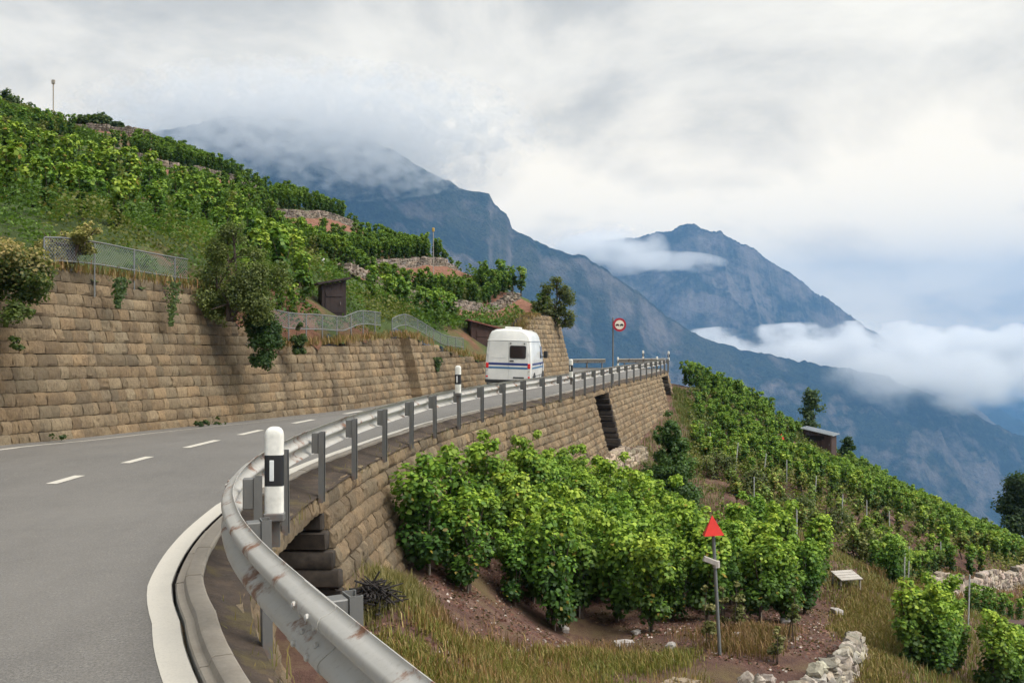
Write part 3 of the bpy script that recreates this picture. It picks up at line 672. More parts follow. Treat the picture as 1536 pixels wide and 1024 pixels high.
    # side windows, cab door, mirrors
    for s in (-1,1):
        m=MB(); xx=lambda z:s*(xr(z)/.955+.006)
        V=[(xx(1.25),2.75,1.28),(xx(1.25),3.78,1.28),(xx(1.75)-s*.0,3.38,1.78),(xx(1.75),2.80,1.80)]; m.add(V,[(0,1,2,3) if s>0 else (3,2,1,0)]); cd=m.build('side_window',glass,root)
        m=MB()
        for a,b_ in (((xx(.5),2.66,.5),(xx(1.85),2.66,1.85)),((xx(.5),3.72,.62),(xx(1.25),3.80,1.25))): m.tube([a,b_],.008,5)
        m.tube([(xx(.62),.3,.62),(xx(.62),4.1,.62)],.012,5); m.box((xx(1.05),2.85,1.06),(.03,.14,.05)); m.build('door_seam',seamm,root)
        m=MB(); m.box((s*1.05,3.52,1.45),(.17,.08,.30),bev=.03); m.tube([(s*.88,3.55,1.35),(s*1.0,3.53,1.38)],.018,6); m.build('wing_mirror',black,root)
        m=MB(); V=[(xx(1.5),.9,1.35),(xx(1.5),1.7,1.35),(xx(1.5),1.7,1.75),(xx(1.5),.9,1.75)]; V=[(xx(z)+s*0,y,z) for _,y,z in V]; m.add(V,[(0,1,2,3) if s>0 else (3,2,1,0)])
        if s<0: m.build('side_window',glass,root)
    V=[(-.72,4.1,1.47),(.72,4.1,1.47),(.66,3.45,2.21),(-.66,3.45,2.21)]; V=[(x,y+.05,z+.04) for x,y,z in V]; m=MB(); m.add(V,[(0,1,2,3)]); m.build('windscreen',glass,root)
    m=MB(); m.box((.02,1.0,2.50),(.62,.62,.09),bev=.035); m.box((.02,1.0,2.455),(.72,.72,.03),bev=.01); m.build('roof_vent',bpy.data.materials['van_paint'],root,smooth=30)
    m=MB()
    for y in (.3,): m.tube([(.3,.3,.36),(.3,-.02,.33)],.03,8)
    m.build('exhaust_pipe',black,root)
    return root
van=make_van(); vd=37.5; vp=at(761,584,vd)
van.location=(vp[0],vp[1],-.12); van.rotation_euler=(0,.030,-math.radians(8.5)); van.scale=(1.0,1.0,1.0)

# ------------------------------------------------------------------ signs and marker poles
def round_sign():
    r=empty('road_sign',(0,0,0),0,'round red bordered no overtaking sign on a slim pole by the guardrail','road sign')
    p=at(919.5,512,43); r.location=(p[0],p[1],-.05)
    m=MB(); m.tube([(0,0,-.3),(0,0,2.95)],.034,10); m.lathe((0,0,2.95),[(.034,0),(.02,.015)],10); m.build('pole',M['post'],r,smooth=40)
    R=rotx(math.pi/2); c=at(929,487,43)-np.array([p[0],p[1],-.05])
    m=MB(); m.lathe((c[0],-.06,c[2]),[(.30,-.012),(.30,.012)],36,R=R); pl=m.build('sign_plate',M['red_sign'],r)
    m=MB(); m.lathe((c[0],-.076,c[2]),[(.205,-.003),(.205,.004)],36,R=R); m.build('sign_face',M['sign_face'],pl)
    def car(x,mt,nm):
        m=MB(); s=.085
        poly=[(-1,-.45),(-.98,.05),(-.75,.18),(-.55,.58),(.55,.58),(.75,.18),(.98,.05),(1,-.45),(.72,-.45),(.72,-.7),(.45,-.7),(.45,-.45),(-.45,-.45),(-.45,-.7),(-.72,-.7),(-.72,-.45)]
        m.prism([(a*s,b_*s) for a,b_ in poly],.004,(c[0]+x,-.083,c[2]-.01)); m.build(nm,mt,pl)
    car(-.095,simple('sign_dark_red',(.06,.012,.014),.5),'car_symbol'); car(.095,M['black_plastic'],'car_symbol')
    m=MB(); m.box((c[0]/2,-.03,c[2]),(abs(c[0])+.1,.03,.04)); m.box((c[0]/2,-.03,c[2]+.15),(abs(c[0])+.1,.03,.04)); m.build('bracket',M['post'],r)
round_sign()
def tri_marker(x,y,zg,h,w,label,arm=True,lean=0):
    r=empty('marker_pole',(x,y,zg),0,label,'marker pole','red triangle topped marker poles in the vineyard'); r.rotation_euler=(0,lean,0)
    m=MB(); m.tube([(0,0,-.25),(0,0,h-w*.85)],.028,10); m.lathe((0,0,h-w*.9),[(.045,-.03),(.045,.03)],10); m.build('pole',M['fence'],r,smooth=40)
    m=MB()  # four sided pyramid hood
    b=w/2; m.add([(-b,-b*.5,h-w),(b,-b*.5,h-w),(b,b*.5,h-w),(-b,b*.5,h-w),(0,0,h)],[(0,1,4),(1,2,4),(2,3,4),(3,0,4),(3,2,1,0)]); m.build('red_triangle',M['red_flat'],r)
    if arm:
        m=MB(); m.box((-.085,-.03,h-w-.40),(.22,.06,.085),R=roty(.42),bev=.01); m.lathe((0.02,0,h-w-.47),[(.06,-.05),(.06,.05)],10); m.build('side_bracket',M['wood_pale'],r)
p=at(1080,985,15.5); tri_marker(p[0],p[1],p[2],2.28,.32,'tall grey pole topped with a red triangle beside the front vines',True,-.055)
# ------------------------------------------------------------------ fences on the upper wall
def panel_mesh(quads):       # chain link panels with metre UVs
    me=bpy.data.meshes.new('wire_mesh'); V=[];Fq=[];UV=[]; s=0
    for a,b,c,d in quads:
        w=np.linalg.norm(np.subtract(b,a)); h=np.linalg.norm(np.subtract(d,a)); i=len(V); V+=[tuple(map(float,q)) for q in (a,b,c,d)]; Fq.append((i,i+1,i+2,i+3)); UV+=[(s,0),(s+w,0),(s+w,h),(s,h)]; s+=w
    me.from_pydata(V,[],Fq); uv=me.uv_layers.new(name='UVMap'); uv.data.foreach_set('uv',np.array(UV,np.float32).ravel()); me.materials.append(M['mesh']); return me
def fence(label,pts,foot,mid,name='railing',step=2,half=True):
    """pts: top rail points; foot: z below the top rail where posts end; mid: drop of the second rail"""
    P=resample(pts,.5); r=empty(name,P[0],0,label,'railing','wire mesh railings on the roadside wall'); o=P[0]
    Q=P-o
    for dz,nm in ((0,'top_rail'),(-mid,'lower_rail')):
        m=MB(); m.tube(Q+np.array([0,0,dz]),.018,8); m.build(nm,M['fence'],r,smooth=60)
    pm=MB(); pm.tube([(0,0,-foot),(0,0,.0)],.020,8); p0=None
    for i in range(0,len(Q),step):
        if p0 is None: p0=pm.build('post',M['fence'],r,smooth=60); q=p0
        else: q=p0.copy(); COL.objects.link(q); q.parent=r
        q.location=Q[i]
    me=panel_mesh([(Q[i]-[0,0,mid-.02],Q[i+1]-[0,0,mid-.02],Q[i+1]-[0,0,.02],Q[i]-[0,0,.02]) for i in range(len(Q)-1)])
    link('wire_mesh',me,r)
fence('grey wire mesh railing on the tall wall beside the yellowing shrub',[at(66,356,20.5),at(98,357,21.1),at(150,364,22.1),at(165,367,22.5),at(218,378,23.8),at(262,386,24.8),at(290,390,25.5)],1.25,.50,step=3)
fence('grey wire mesh railing with wavy top rail on the lower wall near the hut',[at(405,463,27.9),at(440,470,29.1),at(480,472,30.6),at(516,475,32.2),at(532,468,32.9),at(548,466,33.8),at(577,470,35.4)],.85,.46)
fence('sagging wire mesh railing on the wall between hut and white van',[at(588,478,36.2),at(606,471,37),at(626,479,38),at(646,491,39.6),at(668,503,41.6),at(700,508,44.3)],.8,.40)

# ------------------------------------------------------------------ huts
def hut(loc,rz,size,label,wallm,roofm,slope=.3,door=None,name='wooden_hut',over=.18,openband=False):
    w,d,h=size; r=empty(name,loc,rz,label,'hut','small wooden vineyard huts')
    m=MB(); n=int(w/.16); hb=lambda x:h-slope*(x+w/2)/w*1.0
    for f in (-1,1):
        for i in range(n):
            x=-w/2+(i+.5)*w/n; hh=hb(x)+random.uniform(-.015,.0); lo=-.6; gap=random.uniform(.004,.012)
            m.box((x,f*d/2,(hh+lo)/2),(w/n-gap,.035+random.uniform(0,.012),hh-lo))
    n2=max(3,int(d/.16))
    for s in (-1,1):
        for i in range(n2):
            y=-d/2+(i+.5)*d/n2; hh=hb(s*w/2); m.box((s*w/2,y,(hh-.6)/2),(.035+random.uniform(0,.012),d/n2-random.uniform(.004,.012),hh+.6))
    m.build('wall',wallm,r)
    m=MB(); a=math.atan2(slope,w); m.box((0,0,h-slope/2+.05),(w/math.cos(a)+2*over,d+2*over,.045),R=roty(a))
    for i in range(int((d+2*over)/.2)): m.box((0,-d/2-over+.1+i*.2,h-slope/2+.085),(w/math.cos(a)+2*over,.03,.03),R=roty(a))
    m.build('roof',roofm,r)
    m=MB(); dx=(door or 0)*w
    dh=(h-max(0,slope)*(dx+w/2)/w)*.84; m.box((dx,-d/2-.035,dh/2),(.6,.03,dh))
    for z in (.2*dh,.8*dh): m.box((dx,-d/2-.06,z),(.56,.02,.09))
    dd=m.build('door',wallm,r); m=MB(); m.tube([(dx+.22,-d/2-.09,dh*.45),(dx+.22,-d/2-.09,dh*.55)],.014,6); m.build('handle',M['post'],dd)
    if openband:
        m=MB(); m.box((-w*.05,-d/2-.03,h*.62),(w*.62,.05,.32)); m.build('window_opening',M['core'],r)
    return r
for hd in np.arange(31.8,37,.2):
    p=at(498,476,hd); hz=float(hill_left(p[0:1],p[1:2])[0])
    if hz>=p[2]+.25: break
p[2]=hz-.25; hut(p,.35,(.82,.75,1.12),'dark plank hut above the wavy railing on the left slope',M['wood_dark'],M['wood_dark'],-.16)
p=at(733,545,48); hut((p[0],p[1],1.35-.3),.15,(1.9,1.5,1.75),'low reddish hut with a sloping roof partly behind the white van',M['wood_red'],M['roof_red'],.5,door=-.2)
p=at(1230,668,65); gz=hill_right(p[0],p[1]); HUTXY=p[:2].copy(); hut((p[0],p[1],gz-.0),-.55,(1.8,1.4,1.4),'weathered dark plank hut with pale tin roof on the right hill crest',M['wood_red'],M['roof_tin'],.35,door=.32,openband=True)

# ------------------------------------------------------------------ stones
def rock_arrays(c,r,rng,sq=(1,1,1)):
    n=3; V=[];idx={}
    for i in range(n+1):
        for j in range(n+1):
            for k in range(n+1):
                if i in(0,n) or j in(0,n) or k in(0,n):
                    v=np.array([i,j,k],float)/n*2-1; idx[(i,j,k)]=len(V); V.append(v*.62+.38*v/np.linalg.norm(v)*1.3)
    V=np.array(V); V=V*(1+rng.normal(0,.10,(len(V),1)))*np.array(sq)*r
    A=rng.normal(size=(3,3)); Qm,_=np.linalg.qr(A); 
    return V,ROCKF,Qm
ROCKF=[]
def _rf():
    n=3; idx={};c=0
    for i in range(n+1):
        for j in range(n+1):
            for k in range(n+1):
                if i in(0,n) or j in(0,n) or k in(0,n): idx[(i,j,k)]=c;c+=1
    for ax in range(3):
        for sd in (0,n):
            for a in range(n):
                for b in range(n):
                    q=[]
                    for da,db in ((0,0),(1,0),(1,1),(0,1)):
                        t=[0,0,0]; t[ax]=sd; o=[x for x in range(3) if x!=ax]; t[o[0]]=a+da; t[o[1]]=b+db; q.append(idx[tuple(t)])
                    pos=(sd==n) if ax!=1 else (sd==0)
                    ROCKF.append(tuple(q) if pos else tuple(q[::-1]))
_rf()
def dry_wall(label,line,h,seed,name='dry_stone_wall',back=(0,1,0),tint=(.33,.28,.23),size=.2,group=None,batter=.25,rough=.3):
    rng=np.random.default_rng(seed); C=resample(line,.15); mb=MB(); n=normals(C)
    S=np.arange(len(C))*.15; z=-.25
    while z<h:
        cs=size*rng.uniform(.75,1.15); s=0
        while s<S[-1]:
            w=size*rng.uniform(.8,2.1); sm=min(s+w/2,S[-1]); s+=w
            P=np.array([np.interp(sm,S,C[:,k]) for k in range(3)]); nn=np.array([np.interp(sm,S,n[:,0]),np.interp(sm,S,n[:,1])])
            hl=h*(1+.18*math.sin(sm*1.7+seed)+rng.uniform(-.1,.1))
            if z>hl: continue
            V,Fc,_=rock_arrays(None,1,rng,(w/2*1.0,size*.9,cs/2*1.12)); a=math.atan2(-nn[0],nn[1])+rng.normal(0,.12); V=V@rotx(rng.normal(0,.3*rough)).T@roty(rng.normal(0,.45*rough)).T@rotz(a+rng.normal(0,.5*rough)).T
            mb.add(V+np.array([P[0]+nn[0]*batter*z,P[1]+nn[1]*batter*z,P[2]+z+cs/2]),Fc,0,np.array(tint)*rng.uniform(.45,1.5)*np.array([1+rng.uniform(-.06,.08),1,1-rng.uniform(-.06,.1)]))
        z+=cs
    # earth core so no light shows through
    V=[];Fc=[]
    for i in range(0,len(C)):
        p=C[i]; V+=[(p[0]+n[i][0]*(.12+batter*h),p[1]+n[i][1]*(.12+batter*h),p[2]+h*(.82-.4*(rough>.5))),(p[0]+n[i][0]*.10,p[1]+n[i][1]*.10,p[2]-.4),(p[0]+n[i][0]*.8,p[1]+n[i][1]*.8,p[2]-.4),(p[0]+n[i][0]*.8,p[1]+n[i][1]*.8,p[2]+h*(.82-.5*(rough>.5)))]
    for i in range(len(C)-1): Fc+=[(i*4+j,i*4+(j+1)%4,(i+1)*4+(j+1)%4,(i+1)*4+j) for j in range(4)]
    mb.add(V,Fc,1,(.1,.1,.1))
    o=mb.build(name,[M['stone'],M['soil']]); return tag(o,label,'stone wall',group)
# terraces on the left hillside: (image line, height, label)
TER=[([(85,205,80),(130,211,79),(190,216,78),(226,219,77.5)],1.0,'highest rough stone terrace wall near the skyline at top left'),
     ([(160,248,66),(200,258,66),(260,270,66.5),(360,283,71),(410,304,79)],.6,'low stone terrace wall below the topmost vine strip'),
     ([(290,312,57),(340,317,59),(420,323,62.5),(520,336,69),(570,356,77)],.6,'stone terrace wall under the long vine strip meeting the skyline'),
     ([(385,370,50),(480,380,53.5),(560,389,58),(670,408,66),(730,432,73)],.55,'stone terrace wall across the middle of the left hill'),
     ([(520,418,46),(620,434,51),(700,448,57),(785,466,62.3)],.5,'lowest stone terrace wall on the left hill above the van')]
BENCH=[]
for q,(ln,h,lab) in enumerate(TER):
    P=np.array([at(*p) for p in ln]); P=resample(P,.5); P[:,2]=hill_left(P[:,0],P[:,1])-.05
    dry_wall(lab,P[::1],h,20+q,group='dry stone terrace walls on the left hill',tint=(.20,.17,.14),size=.2)
    n=normals(P); mb=MB(); V=[]; wd=3.2 if q else 1.6
    for i in range(len(P)):
        for o in np.linspace(.25,wd,6):
            x,y=P[i,:2]+n[i]*o; V.append((x,y,P[i,2]+h*.93+.09*o+.1*(vnoise(x*1.3+9,y*1.3+9)-.5)))
    mb.add(V,[(i*6+j,(i+1)*6+j,(i+1)*6+j+1,i*6+j+1)[::-1] for i in range(len(P)-1) for j in range(5)])
    tag(mb.build('terrace_soil',M['bench'],smooth=180),kind='structure')
    mb=MB(); V=[]; ks=[-2.3,-1.7,-1.0,-.4,.15]
    for i in range(len(P)):
        for o in ks:
            x,y=P[i,:2]+n[i]*o; z=float(hill_left(np.array([x]),np.array([y]))[0]); V.append((x,y,z+(.14 if o>-2 else -.08)+.12*(vnoise(x*1.7+5,y*1.7+2)-.5)))
    mb.add(V,[(i*5+j,(i+1)*5+j,(i+1)*5+j+1,i*5+j+1)[::-1] for i in range(len(P)-1) for j in range(4)])
    tag(mb.build('terrace_soil',M['bench'],smooth=180),kind='structure')
    BENCH.append((P,n,h,wd))
def bench_z(x,y):
    z=float(hill_left(np.array([x]),np.array([y]))[0])
    for P,n,h,wd in BENCH:
        d=P[:,:2]-(x,y); j=int((d**2).sum(1).argmin()); o=-(d[j]@n[j])
        if .1<o<wd and (d[j]**2).sum()<wd*wd+.3: z=max(z,P[j,2]+h*.93+.09*o)
    return z
def gr(px,py,d,dz=0): p=at(px,py,d); p[2]=hill_right(p[0],p[1])+dz; return p
# stone walls lower right
dry_wall('pale dry stone rubble wall at the bottom edge right of the triangle pole',[gr(1120,1040,14,-.3),gr(1190,1022,14.3,-.35),gr(1245,1005,14.7,-.2),gr(1278,985,15.5,-.2),gr(1296,952,17,-.15)],.55,41,tint=(.33,.30,.255),size=.12,batter=.3,rough=1.0)
dry_wall('dry stone wall holding the red path on the far right slope',[gr(1400,905,30,-.2),gr(1452,892,32.5,-.2),gr(1490,882,34.5,-.2),gr(1545,872,36.5,-.1)],.75,42,tint=(.36,.30,.25),size=.16,batter=.15)
dry_wall('low stone edging under the dry grass at the bottom of the picture',[gr(640,1030,11.8,-.5),gr(760,1030,12.4,-.5),gr(900,1028,13.4,-.45),gr(1040,1022,14.2,-.35)],.42,43,tint=(.25,.20,.15),size=.18)
dry_wall('pale stone ledge at the foot of the block wall near the middle slot',[gr(905,700,36,.2),gr(935,690,37.5,.25),gr(965,684,39,.3)],.35,44,tint=(.36,.30,.23),size=.2)
dry_wall('stone pile beside the fence in front of the upper left vines',[at(205,382,27)-[0,0,.9],at(240,382,27.6)-[0,0,.9]],.85,45,tint=(.26,.21,.17),size=.2)
rng=np.random.default_rng(50)
for q,(px,py,d,s) in enumerate(((935,964,16.3,.13),(1007,977,16,.07),(845,900,17.6,.08),(1180,905,19,.09),(955,905,17.5,.06),(1255,880,20.5,.1),(1106,960,16.6,.07))):
    p=gr(px,py,d,s*.4); V,Fc,Q=rock_arrays(None,s,rng,(1.2,.9,.7)); mb=MB(); mb.add(V@rotz(q).T,Fc,0,(.46,.43,.41)); o=mb.build('stone',M['stone']); o.location=p
    tag(o,['pale flat stone lying at the edge of the dry grass','small pale stone near the grass left of the triangle pole','small pale stone among the front vine trunks','pale stone below the vines right of the triangle pole','tiny pale stone between the front vines and grass','pale stone beside the white board','small stone close to the foot of the triangle pole'][q],'stone','loose stones on the vineyard soil')
# white board, dark crate, marker box, poles
p=gr(1270,888,22.5); r=empty('white_board',p,.25,'weathered white slatted board on low legs beside the dry slope','board'); m=MB()
for i in range(4): m.box((0,-.17+.115*i,.22+.028*i),(.56,.105,.022),R=rotx(.24))
m.build('board',M['wood_pale'],r); m=MB()
for x in (-.25,.25):
    m.box((x,-.15,.08),(.035,.035,.3)); m.box((x,.17,.12),(.035,.035,.4))
m.build('leg',M['stake'],r)
p=gr(1513,946,25.5); r=empty('dark_crate',p+np.array([0,0,.12]),-.3,'open dark wooden crate among the bushes at lower right','crate'); m=MB()
for z in (.06,.19): m.box((0,-.24,z),(.72,.03,.11)); m.box((0,.24,z),(.72,.03,.11)); m.box((-.36,0,z),(.03,.5,.11)); m.box((.36,0,z),(.03,.5,.11))
m.box((0,0,.01),(.7,.48,.02)); m.build('box',M['wood_dark'],r); m=MB(); m.box((.02,-.05,.255),(.76,.3,.03),R=rotx(.1)); m.build('lid_board',M['wood_red'],r)
p=at(482,398,44); gz=bench_z(p[0],p[1]); r=empty('marker_box',(p[0],p[1],gz),.1,'small white box with a dark spot on a short pole among the vines','marker box'); m=MB(); m.tube([(0,0,-.3),(0,0,p[2]-gz+.1)],.03,8); m.build('pole',M['fence'],r); zt=1.85+124/F*44-gz
m=MB(); m.box((0,0,zt-.17),(.30,.16,.36),bev=.02); bx=m.build('box',M['white_plastic'],r); m=MB(); m.lathe((.0,-.085,zt-.15),[(.075,-.01),(.075,.012)],14,R=rotx(math.pi/2)); m.build('dark_lens',M['black_plastic'],bx)
p=at(650,380,62); gz=bench_z(p[0],p[1]); r=empty('yellow_tipped_pole',(p[0],p[1],gz),0,'thin pole with a yellow tip rising from the vines against the blue mountain','pole'); h=1.85+165/F*62-gz; m=MB(); m.tube([(0,0,-.3),(0,0,h)],.028,6); m.build('shaft',M['stake'],r); m=MB(); m.box((0,0,h+.1),(.16,.10,.26),bev=.03); m.build('yellow_tip',simple('ochre_tip',(.40,.27,.05),.6),r)
p=at(80,152,84); gz=bench_z(p[0],p[1]); h=1.85+388/F*84-gz; r=empty('skyline_pole',(p[0],p[1],gz),0,'lone thin pole on the skyline at upper left','pole'); m=MB(); m.tube([(0,0,-.3),(0,0,h)],.05,6); m.build('shaft',M['stake'],r); m=MB(); m.box((0,0,h+.05),(.25,.18,.35)); m.build('top_box',M['stake'],r)
p=gr(1172,690,58); tri_marker(p[0],p[1],p[2],1.85-(650-512)/F*58-p[2],.42,'distant small red marker on a pole left of the dark hut',False)
# ------------------------------------------------------------------ vines
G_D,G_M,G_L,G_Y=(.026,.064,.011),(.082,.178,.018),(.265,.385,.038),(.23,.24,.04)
def vine_foliage(seed,nl,h=1.65,r=.46,size=.10,bright=1.0,dull=0.0,yellow=.03,z0=.5):
    rng=np.random.default_rng(seed); C=[];R=[]
    for k in range(9):
        t=(k+.5)/9; a=rng.uniform(0,2*math.pi); q=r*.5*rng.uniform(.2,1)*(.75+.5*t)
        C.append((q*math.cos(a),q*math.sin(a),z0+t*(h-z0-.12))); R.append(r*rng.uniform(.42,.68)*(.8+.3*t))
    for k in range(4): # shoots sticking out at the top
        a=rng.uniform(0,6.28); q=r*rng.uniform(.1,.7); C.append((q*math.cos(a),q*math.sin(a),h+rng.uniform(-.08,.14))); R.append(.15)
    P,D=clumps(nl,C,R,rng,.42)
    Nn=D*.7+np.array([0,0,.75])+rng.normal(0,.4,P.shape)
    S=size*rng.uniform(.65,1.25,nl)
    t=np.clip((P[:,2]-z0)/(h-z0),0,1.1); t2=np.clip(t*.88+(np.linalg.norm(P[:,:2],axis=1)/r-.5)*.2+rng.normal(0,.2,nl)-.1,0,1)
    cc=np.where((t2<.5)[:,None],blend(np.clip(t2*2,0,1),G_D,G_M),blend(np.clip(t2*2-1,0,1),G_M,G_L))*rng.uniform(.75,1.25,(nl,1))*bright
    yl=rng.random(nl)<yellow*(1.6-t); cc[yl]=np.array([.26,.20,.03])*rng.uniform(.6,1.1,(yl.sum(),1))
    if dull: g=cc.mean(1,keepdims=True); cc=cc*(1-dull)+g*np.array([1.15,1.1,.5])*dull
    return leaf_arrays(P,Nn,S,cc,.3,rng)
def trunk_mesh(seed,h=.75):
    rng=np.random.default_rng(seed); m=MB()
    p=np.array([[0,0,-.2],[rng.normal(0,.02),rng.normal(0,.02),.15],[rng.normal(0,.05),rng.normal(0,.05),.4],[rng.normal(0,.06),rng.normal(0,.06),h]])
    m.tube(p,[.042,.036,.032,.024],7)
    for k in range(4):
        a=rng.uniform(0,6.28); m.tube([p[2+k%2],p[2+k%2]+[.14*math.cos(a),.14*math.sin(a),.2],p[2+k%2]+[.26*math.cos(a),.26*math.sin(a),.62]],[.017,.012,.006],5)
    return m
NEAR=[];FAR=[];FARA=[]
for k in range(7):
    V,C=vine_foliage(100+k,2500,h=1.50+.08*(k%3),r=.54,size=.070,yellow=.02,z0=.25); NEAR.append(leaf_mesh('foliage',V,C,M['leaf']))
TR=[]; ST=[]
def mesh_only(mb,name,mt,smooth=50):
    o=mb.build(name,mt,smooth=smooth); me=o.data; bpy.data.objects.remove(o); return me
for k in range(3): TR.append(mesh_only(trunk_mesh(k),'trunk',M['bark']))
m=MB(); m.tube([(.03,.02,-.2),(.02,.01,1.45)],.016,6); ST=mesh_only(m,'stake',M['stake'])
for k in range(8):
    A=vine_foliage(200+k,460,h=1.6,r=.42,size=.125,z0=.25,bright=.95,dull=.05,yellow=.02+.02*(k%3)); FARA.append(A)
    FAR.append(leaf_mesh('foliage',*A,M['leaf']))
FARD=[];FARDA=[]
for k in range(6):
    A=vine_foliage(270+k,420,h=1.75,r=.38,size=.125,z0=.25,bright=.72,yellow=.015); FARDA.append(A); FARD.append(leaf_mesh('foliage',*A,M['leaf']))
FARY=[];FARYA=[]
for k in range(3):
    A=vine_foliage(240+k,260,h=1.35,r=.36,size=.13,bright=1.0,dull=.35,yellow=.28); FARYA.append(A); FARY.append(leaf_mesh('foliage',*A,M['leaf']))
ORD=['first','second','third','fourth','fifth','sixth','seventh','eighth','ninth','tenth','eleventh','twelfth','thirteenth','fourteenth','fifteenth','sixteenth','seventeenth','eighteenth','nineteenth','twentieth']
def ordn(n):
    if n<20: return ORD[n]
    tens=['','','twenty','thirty','forty','fifty','sixty','seventy','eighty','ninety'][(n+1)//10]; 
    return (tens[:-1]+'ieth') if (n+1)%10==0 else tens+'-'+ORD[(n+1)%10-1]
VN=[0]
def vine(loc,label,group,near,sc,rz,proto=None,full=True):
    if not full:
        o=bpy.data.objects.new('grapevine',proto); COL.objects.link(o); o.location=loc; o.rotation_euler=(0,0,rz); o.scale=(sc[0],sc[0],sc[1]); tag(o,label,'grapevine',group); return o
    r=empty('grapevine',loc,rz,label,'grapevine',group); r.scale=(sc[0],sc[0],sc[1])
    link('foliage',proto,r); link('trunk',TR[VN[0]%3],r)
    if near: link('stake',ST,r)
    VN[0]+=1; return r
rng=np.random.default_rng(77)
def inside(x,y,poly):
    c=False; j=len(poly)-1
    for i in range(len(poly)):
        if (poly[i][1]>y)!=(poly[j][1]>y) and x<(poly[j][0]-poly[i][0])*(y-poly[i][1])/(poly[j][1]-poly[i][1])+poly[i][0]: c=not c
        j=i
    return c
# front patch : rows run across the slope
PATCH=[at(*p)[:2] for p in ((612,890,14.2),(700,915,15.6),(840,940,17.3),(1000,935,17.6),(1110,935,17.8),(1215,925,18.8),(1262,880,20.8),(1215,880,22.3),(1100,860,24.5),(1000,820,27.5),(930,785,29.5))]+[(1.2,28.3),(.45,25.5),(-.1,22.7),(-.7,20),(-1.15,18),(-1.45,16),(-1.6,14.3)]
rows=[]
for a in range(0,24):
    y0=14.2+a*.96; row=[]
    for b in range(0,26):
        x=-2.2+b*.86+(.43 if a%2 else 0); y=y0+.16*(x)+.0; x+=rng.normal(0,.09); y+=rng.normal(0,.09)
        if inside(x,y,PATCH): row.append((x,y))
    if row: rows.append(row)
nf=0
for a,row in enumerate(rows):
    for b,(x,y) in enumerate(row):
        z=float(hill_right(np.array([x]),np.array([y]))[0]); s=rng.uniform(.82,1.2)
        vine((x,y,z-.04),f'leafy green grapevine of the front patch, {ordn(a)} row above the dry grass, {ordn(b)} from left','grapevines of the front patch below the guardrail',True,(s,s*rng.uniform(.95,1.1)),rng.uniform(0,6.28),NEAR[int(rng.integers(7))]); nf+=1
# candidates elsewhere
CAND=[]    # (size, loc, scale, label, group, proto index, yellowish)
def below_wall(x,y):
    for P,n,h,wd in BENCH:
        d=P[:,:2]-(x,y); j=int((d**2).sum(1).argmin()); o=d[j]@n[j]
        if -.2<o<3.4 and (d[j]**2).sum()<3.5**2: return True
    return False
def cand(x,y,z,s,lab,grp,yel=False):
    if 'left' in grp and below_wall(x,y): return
    for px,d0,d1,w in ((482,33,44.4,.75),(498,29,36.5,.75),(1513,21.4,26,.62),(1172,49,58.3,1.0)):
        if d0<y<d1 and abs(x-(px-768)/F*y)<w: return
    CAND.append((s/max(math.hypot(x,y),1),(x,y,z),s,lab,grp,int(rng.integers(8)),yel))
hl=lambda x,y: float(hill_left(np.array([x]),np.array([y]))[0]); hrr=lambda x,y: float(hill_right(np.array([x]),np.array([y]))[0])
TN=['highest','second highest','middle','fourth','lowest']
for q,(P,n,h,wd) in enumerate(BENCH):
    if q==0: continue
    depth=[0,6,8,8,8][q]
    for ri,o in enumerate(np.arange(.7,depth,1.0)):
        k=0
        S=np.arange(0,len(P)*.5-.3,.62)
        for s in S:
            i=min(int(s*2),len(P)-2); x,y=P[i,:2]+(P[i+1,:2]-P[i,:2])*(s*2-i)+n[i]*(o+rng.normal(0,.1)); x+=rng.normal(0,.1); y+=rng.normal(0,.1)
            if rng.random()<.06: continue
            cand(x,y,bench_z(x,y)-.03,rng.uniform(.62,.82),f'dark green grapevine on the {TN[q]} left terrace, {ordn(ri)} row above its wall, {ordn(k)} from left',f'grapevines on the left terraces'); k+=1
LR=[([(-20,338,33.5),(110,338,34),(215,348,35)],.95),([(-20,312,38),(110,314,39),(225,322,40)],1.0),([(-20,288,43),(140,292,44),(235,304,46)],1.0),([(-10,262,49),(140,268,51),(200,280,52)],1.0),([(-10,232,57),(110,240,59),(160,250,60)],1.0),([(-10,200,66),(70,205,68),(110,212,70)],1.0),([(390,462,31.5),(440,460,32.5),(482,462,34)],1.05),([(386,452,33.5),(440,450,34.5),(486,450,36)],1.0),([(560,458,40),(620,474,43),(690,496,48)],.85),([(570,448,43.5),(640,464,46.5),(705,486,51)],.85),([(690,474,52),(760,484,56),(812,492,57.5)],.8),([(715,455,57),(770,466,59),(815,480,60)],.8),([(228,334,41),(300,350,42),(375,378,43.5)],.8),([(245,306,47),(310,330,48.5),(385,356,50)],.8),([(222,280,55),(290,300,55.5),(330,312,56)],.8),([(330,395,34),(400,412,37),(470,432,41)],.8),([(420,392,46),(490,406,48),(545,424,49)],.75),([(-40,352,29.5),(100,352,30.5),(205,364,31.5)],.95),([(10,378,26),(110,374,26.6),(195,386,27.6)],.8),([(238,376,32),(300,392,32.8)],.8),([(245,350,36.5),(300,362,37.5),(350,376,38.5)],.8),([(380,478,29.6),(440,476,30.8),(480,478,32.2)],.65),([(640,394,66.5),(700,412,65.5),(760,432,64.5),(812,450,62.5)],.9),([(650,402,64.5),(710,424,63.5),(770,445,62),(818,462,61)],.9)]
